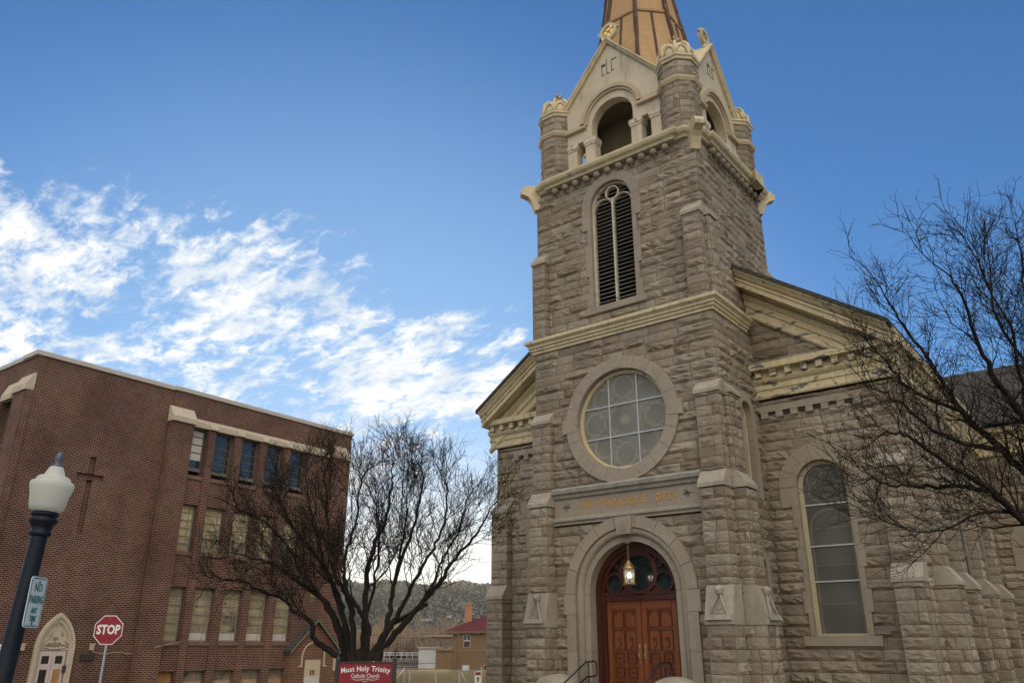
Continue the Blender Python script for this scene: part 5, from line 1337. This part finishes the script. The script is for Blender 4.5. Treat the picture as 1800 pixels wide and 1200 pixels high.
# ---------------------------------------------------------------- bare trees
def smooth(P, n=4):
    """Catmull-Rom through the points"""
    Q = [P[0]]+list(P)+[P[-1]]; out = []
    for i in range(1, len(Q)-2):
        a, b, c, d = Q[i-1:i+3]
        for k in range(n):
            t = k/n; out.append(.5*((2*b)+(c-a)*t+(2*a-5*b+4*c-d)*t*t+(3*b-a-3*c+d)*t**3))
    out.append(P[-1]); return out
class Tree:
    def __init__(s, seed, up=.5, wig=.18): s.R = random.Random(seed); s.limbs = MB(); s.tw = MB(); s.bd = MB(); s.up = up; s.wig = wig; s.budp = .5; s.minr = .0045; s.k2 = (.9, 2.2); s.dens = (1, 1, 1)
    def rdir(s, d, lo, hi):
        R = s.R; a = d.orthogonal().normalized(); b = d.cross(a); ph = R.uniform(0, 2*pi); th = R.uniform(lo, hi)
        v = d*cos(th)+(a*cos(ph)+b*sin(ph))*sin(th)+UP*s.up*R.uniform(.1, .9); return v.normalized()
    def walk(s, p, d, L, n, wig):
        R = s.R; P = [p]; st = L/n
        for i in range(n):
            d = (d+Vector((R.gauss(0, wig), R.gauss(0, wig), R.gauss(.03, wig)))+UP*s.up*.10).normalized(); P.append(P[-1]+d*st*R.uniform(.8, 1.2))
        return P
    def bud(s, p, r):
        R = s.R; d = Vector((R.uniform(-1, 1), R.uniform(-1, 1), R.uniform(-.2, 1))).normalized(); q = p+d*r*1.4; a = d.orthogonal().normalized()*r*.6; b = d.cross(a).normalized()*r*.6
        s.bd.add([p, q+d*r, q+a, q+b, q-a, q-b], [(0, 2, 3), (0, 3, 4), (0, 4, 5), (0, 5, 2), (1, 3, 2), (1, 4, 3), (1, 5, 4), (1, 2, 5)])
    def twig(s, p, d, L, r):
        P = s.walk(p, d, L, 3, s.wig*1.5); s.tw.tube(P, [r, r*.85, r*.65, r*.4], 3, .5, False)
        for q in P[1:]:
            if s.R.random() < s.budp: s.bud(q, s.R.uniform(.008, .015))
    def third(s, p, d, L, r):
        n = max(3, int(L/.16)); P = s.walk(p, d, L, n, s.wig*1.2); s.tw.tube(P, [max(s.minr, r*(1-.7*i/n)) for i in range(n+1)], 4, .5, False)
        for i in range(1, n+1):
            for q in range(2 if s.R.random() < s.dens[2]-.4 else 1):
                if s.R.random() < .92: s.twig(P[i], s.rdir((P[i]-P[i-1]).normalized(), .35, .95), s.R.uniform(.14, .42), max(s.minr, r*.42))
    def second(s, p, d, L, r):
        n = max(4, int(L/.19)); P = s.walk(p, d, L, n, s.wig); s.limbs.tube(P, [max(s.minr*1.2, r*(1-.72*i/n)) for i in range(n+1)], 5, .5, False)
        for i in range(1, n+1):
            f = 1-.5*i/n
            for q in range(2 if s.R.random() < s.dens[1]-.5 else 1):
                if s.R.random() < .95: s.third(P[i], s.rdir((P[i]-P[i-1]).normalized(), .35, .9), s.R.uniform(.35, 1.0)*f+.12, max(s.minr*1.15, r*f*.5))
    def limb(s, P, r0, r1, start=.25, step=.30, n=9):
        P = smooth(P, 6); T = []
        for i, p in enumerate(P):
            w = .045 if i > 2 else 0; T.append(p+Vector((s.R.gauss(0, w*.35), s.R.gauss(0, w*.35), s.R.gauss(0, w*.35))))
        m = len(T)-1; rr = [(r0*(1-i/m)**1.25+r1*(1-(1-i/m)**1.25))*s.R.uniform(.93, 1.08) for i in range(m+1)]
        s.limbs.tube(T, rr, n, .5, True)
        acc = 0; tot = sum((T[i+1]-T[i]).length for i in range(m)); run = 0
        for i in range(m):
            d = T[i+1]-T[i]; L = d.length; run += L; acc += L; f = run/tot
            while acc > step:
                acc -= step
                if f < start: continue
                if s.R.random() < .93: s.second(T[i+1], s.rdir(d.normalized(), .35, .95), s.R.uniform(*s.k2)*(1-.62*f), max(.009, min(.028, rr[i]*s.R.uniform(.25, .42))))
        s.second(T[-1], (T[-1]-T[-2]).normalized(), s.R.uniform(.5, .9), r1)
D1_ = 19.5
tr = Tree(5, .55)
Zz = lambda a, b: (320+a*.416667, 680+b*.416667)
def L3(pts, d0, dz):
    pts = [(a, b if b > 480 else 480-(480-b)*.60) for a, b in pts]; n = len(pts)-1; return [at(*Zz(*p), d0+dz*(i/n)**1.2) for i, p in enumerate(pts)]
base = at(642, 1172, D1_); gb = Vector((base.x, base.y, gz(base.x, base.y)))
LB = [([(690, 1150), (612, 1105), (556, 1062), (543, 990), (470, 945), (430, 893), (330, 858), (250, 815), (160, 812)], -1.0, .115, .022),
      ([(700, 1150), (660, 1010), (600, 900), (500, 830), (400, 752), (300, 722), (190, 690)], 1.2, .125, .02),
      ([(690, 1150), (660, 1040), (600, 905), (520, 790), (420, 640), (330, 560), (230, 510)], -1.6, .10, .02),
      ([(705, 1140), (682, 1000), (640, 850), (600, 745), (560, 600), (530, 430), (520, 290)], .6, .12, .018),
      ([(712, 1140), (690, 1000), (650, 860), (560, 700), (450, 560), (400, 430), (370, 360)], 2.0, .10, .018),
      ([(720, 1150), (716, 950), (690, 870), (640, 780), (618, 650), (610, 450), (590, 230)], -.9, .12, .018),
      ([(765, 1150), (770, 1000), (775, 850), (800, 700), (860, 560), (878, 420), (888, 300), (893, 150)], .5, .125, .018),
      ([(770, 1150), (785, 1010), (742, 930), (692, 840), (690, 700), (735, 560), (745, 420), (780, 260)], -1.3, .11, .018),
      ([(790, 1140), (850, 1050), (880, 920), (900, 800), (960, 640), (1000, 480), (1015, 300), (980, 170)], 1.5, .12, .018),
      ([(800, 1140), (900, 1040), (985, 940), (1080, 830), (1150, 725), (1240, 625), (1285, 540), (1330, 470)], -.6, .125, .018),
      ([(800, 1140), (880, 1010), (940, 905), (990, 800), (1060, 680), (1108, 560), (1118, 410), (1095, 290)], -1.5, .10, .018),
      ([(985, 940), (1060, 830), (1090, 740), (1170, 600), (1200, 480), (1240, 380)], .8, .06, .016),
      ([(760, 1000), (800, 880), (830, 700), (820, 520), (790, 400), (770, 300)], 1.0, .06, .016),
      ([(900, 800), (930, 640), (950, 520), (930, 380), (940, 230)], -.5, .05, .015)]
tr.dens = (1, 1.3, 1.35); tr.k2 = (.8, 1.9); tr.up = .42
for pts, dz, r0, r1 in LB: tr.limb(L3(pts, D1_+(0 if pts[0][1] > 1100 else dz*.3), dz), r0*.70, r1*.7, .30 if pts[0][1] > 1100 else .1, .21)
tr.limbs.tube(L3([(880, 1000), (960, 960), (1000, 935), (1036, 914)], D1_, -.2), [.06, .05, .045, .04], 7)
tk = MB()
tk.tube([gb-UP*.1, gb+UP*.15, base+UP*-.12, at(643, 1163, D1_)], [.44, .34, .33, .30], 14)
for q in ((617, 1156), (632, 1150), (655, 1150), (664, 1154)): tk.tube([base-UP*.2, at(*q, D1_), at(q[0]+(q[0]-642)*.3, q[1]-10, D1_)], [.2, .12, .07], 9)
t1 = thing('bare_tree', 'spreading leafless tree with many dark stems rising behind the church notice board', 'tree', gb, 0)
tko = obj('trunk', tk, M['bark'], t1); obj('limbs', tr.limbs, M['bark'], t1); cro = obj('crown', tr.tw, M['twig'], t1); obj('buds', tr.bd, M['budbrown'], t1)
yb = Tree(77, .2); yb.bud(at(893, 880, D1_-.4), .02); R = random.Random(8)                            # yellowing buds at its right hand tips
for k in range(340):
    u, v = R.gauss(893, 14), R.gauss(880, 34)
    p = at(u, v, D1_-.4+R.gauss(0, .35)); yb.bud(p, R.uniform(.012, .026))
    if k % 4 == 0: yb.tw.tube([p, p+Vector((R.uniform(-.25, .1), R.uniform(-.15, .15), R.uniform(-.25, .1)))], [.005, .007], 3, .5, False)
obj('spring_leaves', yb.bd, M['bud'], t1); obj('leafy_twigs', yb.tw, M['twig'], t1)
# tree at the right edge, its trunk outside the picture
D2 = 12.0
t2 = Tree(19, .35, .20); t2.k2 = (.5, 1.3); t2.minr = .0036; t2.budp = .75
b2 = at(2010, 1080, D2)
RB = [([(2000, 1040), (1885, 962), (1800, 915), (1742, 862), (1662, 812), (1600, 768), (1552, 760)], -.8, .085, .012),
      ([(2000, 1030), (1870, 890), (1762, 792), (1690, 722), (1640, 640), (1580, 560), (1550, 510)], .8, .085, .012),
      ([(2000, 1020), (1900, 890), (1808, 745), (1735, 640), (1700, 540), (1668, 480)], -1.2, .08, .012),
      ([(2000, 1000), (1930, 850), (1850, 650), (1805, 530), (1792, 430)], .3, .08, .012),
      ([(1885, 962), (1810, 905), (1725, 902), (1645, 935), (1565, 920)], -.6, .035, .008),
      ([(2000, 1010), (1910, 800), (1840, 690), (1752, 560), (1740, 470)], 1.6, .07, .012),
      ([(1762, 792), (1655, 765), (1590, 712), (1535, 680)], .5, .045, .009),
      ([(1742, 862), (1645, 852), (1575, 855), (1530, 838)], -.9, .04, .009),
      ([(1690, 722), (1610, 690), (1565, 645), (1540, 615)], .2, .035, .009),
      ([(1808, 745), (1790, 640), (1770, 560), (1700, 430)], -.6, .04, .009)]
for pts, dz, r0, r1 in RB:
    n = len(pts)-1; t2.limb([at(*p, D2+dz*(i/n)) for i, p in enumerate(pts)], r0, r1, .2 if pts[0][0] > 1950 else .08, .19)
tk = MB(); g2 = Vector((b2.x, b2.y, gz(b2.x, b2.y))); tk.tube([g2-UP*.1, g2+UP*.3, b2, at(2003, 1000, D2)], [.28, .2, .17, .13], 12)
t2o = thing('bare_tree', 'leafless dark tree reaching in over the church aisle from the right edge', 'tree', g2, 0)
obj('trunk', tk, M['bark'], t2o); obj('limbs', t2.limbs, M['bark'], t2o); obj('crown', t2.tw, M['twig'], t2o); obj('buds', t2.bd, M['budbrown'], t2o)
# ---------------------------------------------------------------- distant things in the gap
Z7 = lambda a, b: (640+a*.12778, 1080+b*.12778)
def q7(a, b, d): return at(*Z7(a, b), d)
HDs = 76
hv = q7(1480, 240, HDs); hz0 = gz(hv.x, hv.y)
hs = thing('brick_house', 'two storey tan brick house with a red tiled hip roof beside the church corner', 'house', (hv.x, hv.y, hz0))
RX = npd; RN = -fd                                                  # house faces the camera
def hx(a): return (q7(a, 600, HDs)-Vector((hv.x, hv.y, 0))).dot(RX)
def hzz(b): return q7(1480, b, HDs).z
o = Vector((hv.x, hv.y, 0))
mb = MB(); mb.obox(o, RX, RN, hx(1215), hx(2800), -9, 0, hz0-1, hzz(243)); wl = obj('wall', mb, M['tan'], hs)
mb = MB(); mb.obox(o, RX, RN, hx(985), hx(1214), -6, .15, hz0-1, hzz(470)); mb.obox(o, RX, RN, hx(1015), hx(1203), .15, .3, hzz(495), hzz(470)); obj('side_wing', mb, M['tan'], hs)
for a0, a1 in ((1010, 1065), (1165, 1210)):
    mb = MB(); mb.obox(o, RX, RN, hx(a0), hx(a1), -.6, -.1, hzz(470), hzz(435)); obj('balcony_pier', mb, M['housetrim'], hs)
mb = MB(); mb.obox(o, RX, RN, hx(840), hx(1216), -5, .4, hzz(300), hzz(280)); mb.obox(o, RX, RN, hx(920), hx(1216), -4.6, .1, hzz(325), hzz(300)); obj('flat_canopy', mb, M['housetrim'], hs)
mb = MB(); mb.obox(o, RX, RN, hx(1085), hx(2890), .25, .40, hzz(243), hzz(220)); mb.obox(o, RX, RN, hx(1085), hx(1095), -9, .25, hzz(243), hzz(220))
k = 1225
while k < 2790: mb.obox(o, RX, RN, hx(k), hx(k+24), 0, .3, hzz(258), hzz(243)); k += 68
obj('eaves', mb, M['housetrim'], hs)
e0, e1 = hx(1100), hx(2900); ze = hzz(222); rise = hzz(-110)-ze; half = 4.9
A = [o+RX*e0+RN*.5+UP*ze, o+RX*e1+RN*.5+UP*ze, o+RX*e1-RN*9.4+UP*ze, o+RX*e0-RN*9.4+UP*ze]
rm = hx(1100)+ (hx(1720)-hx(1100))*1.28
T_ = [o+RX*rm-RN*4.4+UP*(ze+rise), o+RX*(e1-5.5)-RN*4.4+UP*(ze+rise)]
mb = MB(); mb.add(A+T_, [(0, 1, 5, 4), (2, 3, 4, 5), (1, 2, 5), (3, 0, 4), (0, 3, 2, 1)])
for i in range(1, 13):                                              # tile courses as raised rolls
    t = i/13; p = A[0].lerp(T_[0], t); q = A[1].lerp(T_[1], t); mb.tube([p+RN*.05, q+RN*.05], .035, 4)
rf = obj('roof', mb, M['redtile'], hs)
mb = MB(); cx_ = hx(1410); mb.obox(o, RX, RN, cx_-.33, cx_+.33, -2.2, -1.5, hzz(160), hzz(-145)); mb.obox(o, RX, RN, cx_-.37, cx_+.37, -2.25, -1.45, hzz(-145), hzz(-165)); obj('chimney', mb, mat('chimney_brick', (.40, .20, .11), .9, (3, .1)), rf)
def hwin(a0, a1, b0, b1, mname='glass_dark'):
    mb = MB(); mb.obox(o, RX, RN, hx(a0), hx(a1), 0, .06, hzz(b1), hzz(b0)); w = obj('window', mb, M['housetrim'], hs)
    g = MB(); g.obox(o, RX, RN, hx(a0+14), hx(a1-14), .06, .07, hzz(b1-12), hzz(b0+10)); obj('pane', g, M[mname], w)
    g = MB(); m_ = (b0+b1)/2; g.obox(o, RX, RN, hx(a0+14), hx(a1-14), .07, .09, hzz(m_+6), hzz(m_-6)); g.obox(o, RX, RN, hx((a0+a1)/2-4), hx((a0+a1)/2+4), .07, .09, hzz(m_), hzz(b0+10)); obj('sash', g, M['rail'], w)
hwin(1358, 1462, 258, 452); hwin(1345, 1455, 685, 860, 'signpale'); hwin(1640, 1745, 690, 835); hwin(1095, 1150, 628, 740)
mb = MB(); mb.tube([o+RX*hx(1262)+RN*.35+UP*hzz(250), o+RX*hx(1300)+RN*.12+UP*hzz(285), o+RX*hx(1304)+RN*.1+UP*hz0], .055, 6); obj('downpipe', mb, M['housetrim'], hs)
mb = MB(); mb.obox(o, RX, RN, hx(1215), hx(2800), 0, .05, hzz(490), hzz(482)); obj('string_course', mb, M['housetrim'], hs)
# bleachers, shed, railing
dB = 118
def q8(a, b): return at(*Z7(a, b), dB)
def bx(a): return (q8(a, 600)-q8(700, 600)).dot(RX)
oB = q8(700, 600); oB = Vector((oB.x, oB.y, 0)); gB = gz(oB.x, oB.y)
bl = thing('bleachers', 'rows of grey stadium benches below a white railing beyond the fence', 'bleachers', (oB.x, oB.y, gB))
mb = MB(); zz = [q8(700, b).z for b in (760, 735, 710, 690, 665, 640, 620, 605)]
for i, z in enumerate(zz): mb.obox(oB, RX, RN, bx(-900), bx(980), -.7*i-.32, -.7*i, z-.06, z)
obj('bench_rows', mb, M['bench'], bl)
mb = MB(); mb.obox(oB, RX, RN, bx(-900), bx(980), -6.6, -.6, gB-2, zz[0]-.25); [mb.obox(oB, RX, RN, bx(-900), bx(980), -6.6, -.7*i-.55, zz[i]-.25, zz[i+1]-.25) for i in range(7)]; obj('base', mb, M['bench_dark'], bl)
mb = MB(); zr0, zr1 = q8(700, 600).z, q8(700, 527).z
for z in (zr1, (zr0+zr1)/2+.05): mb.tube([oB+RX*bx(-900)-RN*5.8+UP*z, oB+RX*bx(745)-RN*5.8+UP*z], .05, 5)
k = -880
while k < 750: mb.tube([oB+RX*bx(k)-RN*5.8+UP*(zr0-.4), oB+RX*bx(k)-RN*5.8+UP*zr1], .045, 4); k += 82
obj('railing', mb, M['rail'], bl)
sh = q8(865, 530); shz = gz(sh.x, sh.y); so = Vector((sh.x, sh.y, 0))
sd = thing('press_box', 'pale flat roofed concrete hut at the top of the stadium benches', 'hut', (sh.x, sh.y, shz))
mb = MB(); mb.obox(so, RX, RN, -(bx(865)-bx(742)), bx(1000)-bx(865), -6, -1, shz-1, q8(800, 462).z); obj('wall', mb, M['shed'], sd)
mb = MB(); mb.obox(so, RX, RN, -(bx(865)-bx(730)), bx(1005)-bx(865), -6.2, -.8, q8(800, 462).z, q8(800, 440).z); obj('flat_roof', mb, M['bench'], sd)
# chain link fence
dF = 62; 
def q9(a, b): return at(*Z7(a, b), dF)
oF = q9(1000, 770); oF = Vector((oF.x, oF.y, 0)); gF = gz(oF.x, oF.y); zF = q9(1000, 770).z
def fx(a): return (q9(a, 770)-q9(1000, 770)).dot(RX)
fe = thing('chain_link_fence', 'grey chain link fence with a steel top rail in front of the tan house', 'fence', (oF.x, oF.y, gF))
mb = MB(); mb.tube([oF+RX*fx(300)+UP*zF, oF+RX*fx(1615)+UP*zF], .03, 5); mb.tube([oF+RX*fx(300)+UP*(zF-1.9), oF+RX*fx(1615)+UP*(zF-1.9)], .03, 5); obj('rail', mb, M['galv'], fe)
for a in (310, 550, 630, 990, 1310, 1615):
    mb = MB(); mb.tube([oF+RX*fx(a)+UP*(gF-.3), oF+RX*fx(a)+UP*(zF+(.25 if a in (550, 1615) else .06))], .045, 6); obj('post', mb, M['galv'], fe)
mb = MB(); Wf = fx(1615)-fx(300); H_ = 1.9; st = .16; k = -H_
while k < Wf:
    for s in (0, 1):
        a0 = max(0, k); a1 = min(Wf, k+H_)
        if a1 > a0:
            z0, z1 = (a0-k), (a1-k)
            if s: z0, z1 = H_-z0, H_-z1
            p = oF+RX*(fx(300)+a0)+UP*(zF-H_+z0); q = oF+RX*(fx(300)+a1)+UP*(zF-H_+z1); mb.tube([p, q], .011, 3, .5, False)
    k += st
obj('wire_mesh', mb, M['galv'], fe)
mb = MB(); mb.cut(); mb.tube([oF+RX*fx(415)+RN*.1+UP*(zF-.75), oF+RX*fx(548)+RN*.1+UP*(zF+.1)], .05, 5); mb.cut(); mb.tube([oF+RX*fx(1330)+UP*(zF-.05), oF+RX*fx(1450)+UP*(zF-1.1)], .03, 5); objs('brace', mb, M['rail'], fe)
c = q9(1567, 872); fs = thing('fence_notice', 'small white notice with a red top hung on the chain link fence', 'sign', c-UP*.3)
mb = MB(); mb.obox(Vector((c.x, c.y, c.z)), RX, RN, -.24, .24, .06, .075, -.48, .48); obj('plate', mb, M['signwhite'], fs)
mb = MB(); mb.obox(c, RX, RN, -.2, .2, .075, .079, .22, .42); obj('red_band', mb, M['signred'], fs)
mb = MB(); mb.obox(c, RX, RN, -.05, .05, .075, .079, -.22, .10); mb.obox(c, RX, RN, -.11, .11, .075, .079, -.02, .03); obj('figure', mb, M['ink'], fs)
# grassy bank catching the low sun behind the fence
bk = MB(); zb = q9(1000, 915).z; nb_ = 60; R = random.Random(12); rows = ((.8, -2.4), (2.0, -.9), (3.2, -.15), (5, 0), (8, -.4), (10, -2.6))
for dpt, dz in rows:
    for i in range(nb_+1): bk.v.append(tuple(oF+RX*(fx(300)+(fx(1700)-fx(300))*i/nb_)-RN*(dpt+R.uniform(-.2, .2))+UP*(zb+dz+.08*sin(i*.9)+R.uniform(-.05, .05))))
bk.f = [(j*(nb_+1)+i, j*(nb_+1)+i+1, (j+1)*(nb_+1)+i+1, (j+1)*(nb_+1)+i) for j in range(len(rows)-1) for i in range(nb_)]; bk.t = [.5]*len(bk.f); bk.sm = [True]*len(bk.f)
struct('grassy_bank', bk, M['grass'])
gr = MB()
for k in range(26000):
    t = R.uniform(0, 3.0); a_, b_ = rows[int(t)], rows[int(t)+1]; ft = t-int(t); p = oF+RX*R.uniform(fx(310), fx(1690))-RN*(a_[0]+(b_[0]-a_[0])*ft); p.z = zb+a_[1]+(b_[1]-a_[1])*ft-.05
    h = R.uniform(.35, .85); a = R.uniform(0, 6.28); q = Vector((cos(a)*.03, sin(a)*.03, 0)); gr.add([p-q, p+q, p+Vector((R.gauss(0, .12), R.gauss(0, .12), h))], [(0, 1, 2)])
struct('dry_grass', gr, M['strawgrass'], 'stuff')
# low brick wall by the house
c = q7(1665, 890, 70); g = gz(c.x, c.y); mb = MB(); mb.obox(Vector((c.x, c.y, 0)), RX, RN, -1.0, 4, -.2, .2, g-.3, c.z+.25)
tag(obj('garden_wall', mb, M['plypale'], loc=(c.x, c.y, g)), 'low pinkish brick wall under the right window of the tan house', 'wall')
# bare trees in the valley
def far_tree(u, v, d, hgt, wid, seed, m, label, group):
    R = random.Random(seed); p = at(u, v, d); g = gz(p.x, p.y); p = Vector((p.x, p.y, g)); top = at(u, v, d).z
    H = top-g; tk = MB(); cr = MB(); tk.tube([p-UP*.2, p+UP*H*.2, p+UP*H*.35], [H*.03, H*.024, H*.02], 6)
    for k in range(14):
        a = R.uniform(0, 6.28); s = p+UP*H*R.uniform(.2, .4); e = p+Vector((cos(a)*wid*R.uniform(.2, .5), sin(a)*wid*R.uniform(.2, .5), H*R.uniform(.6, .97))); mdl = s.lerp(e, .5)+Vector((cos(a)*wid*.08, sin(a)*wid*.08, -H*.02))
        tk.tube([s, mdl, e], [H*.013, H*.008, H*.003], 4)
        for j in range(26):
            t = R.uniform(.3, 1); q = s.lerp(mdl, t*2) if t < .5 else mdl.lerp(e, t*2-1); dd = Vector((R.uniform(-1, 1)+cos(a)*.4, R.uniform(-1, 1)+sin(a)*.4, R.uniform(.1, 1.4))).normalized(); L = H*R.uniform(.06, .16)
            e2 = q+dd*L; cr.tube([q, e2], [.03, .015], 3, .5, False)
            for w_ in range(4):
                dv = (dd+Vector((R.uniform(-1, 1), R.uniform(-1, 1), R.uniform(-.3, 1)))).normalized(); b_ = q.lerp(e2, R.uniform(.3, 1)); cr.tube([b_, b_+dv*L*.6], [.022, .012], 3, .5, False)
    t_ = thing('valley_tree', label, 'tree', p, 0, group); obj('trunk', tk, M['twig'], t_); obj('crown', cr, m, t_)
R = random.Random(4)
for i in range(46):
    u = 470+i*9.2+R.uniform(-6, 6); d = R.uniform(150, 300); v = R.uniform(1085, 1122)-(10 if 680 < u < 780 else 0)
    far_tree(u, v, d, 0, R.uniform(7, 11), i, M['brushtan'] if R.random() < .5 else M['brush'], 'hazy leafless tree in the valley below the far hill', 'leafless trees in the valley')

# houses on the lower slope of the far hill, power lines across the valley
R = random.Random(21)
for i, (u, v) in enumerate(((786, 1088), (800, 1083), (812, 1092), (748, 1094), (832, 1080), (773, 1078), (850, 1089), (700, 1090))):
    d = 420
    while hill_z(d, at(u, v, d)) < at(u, v, d).z and d < 900: d += 5
    p = at(u, v, d); g = p.z-1; w, h = R.uniform(2.5, 5), R.uniform(1, 1.8); o = Vector((p.x, p.y, 0))
    t_ = thing('distant_house', 'tiny pale low roofed house among trees at the foot of the hill', 'house', (p.x, p.y, g), 0, 'pale houses at the foot of the hill')
    m_ = MB(); m_.obox(o, RX, RN, -w, w, -4, 0, g-4, g+h+1); obj('wall', m_, M['shed'], t_)
    m_ = MB(); m_.prism([o+RX*-w*1.08+RN*.4+UP*(g+h+1), o+RX*-w*1.08-RN*2+UP*(g+h+2.3), o+RX*-w*1.08-RN*4.4+UP*(g+h+1)], RX*w*2.16); obj('roof', m_, M['bench' if i % 3 == 0 else 'bench_dark'], t_)
a_, b_ = at(560, 1100, 95), at(880, 1112, 95)
wl_ = thing('power_lines', 'thin dark power lines sagging across the valley behind the bare tree', 'power lines', (a_.x, a_.y, gz(a_.x, a_.y)))
for k, dz in enumerate((0, -1.1, -2.6)):
    m_ = MB(); m_.tube([a_.lerp(b_, t/12)+UP*(dz-.9*sin(pi*t/12)) for t in range(13)], .022, 4, .5, False); obj('wire', m_, M['black'], wl_)

# ---------------------------------------------------------------- air
mb = MB(); mb.box(-1700, 1700, -1700, 1700, -16, 95)
hzm = bpy.data.materials.new('haze'); hzm.use_nodes = True; hn = hzm.node_tree; hn.nodes.clear()
ho = hn.nodes.new('ShaderNodeOutputMaterial'); hv_ = hn.nodes.new('ShaderNodeVolumePrincipled'); hn.links.new(hv_.outputs[0], ho.inputs['Volume'])
hv_.inputs['Color'].default_value = (.92, .94, 1, 1); hv_.inputs['Density'].default_value = .0001; hv_.inputs['Anisotropy'].default_value = .35
struct('haze', mb, hzm, 'stuff')
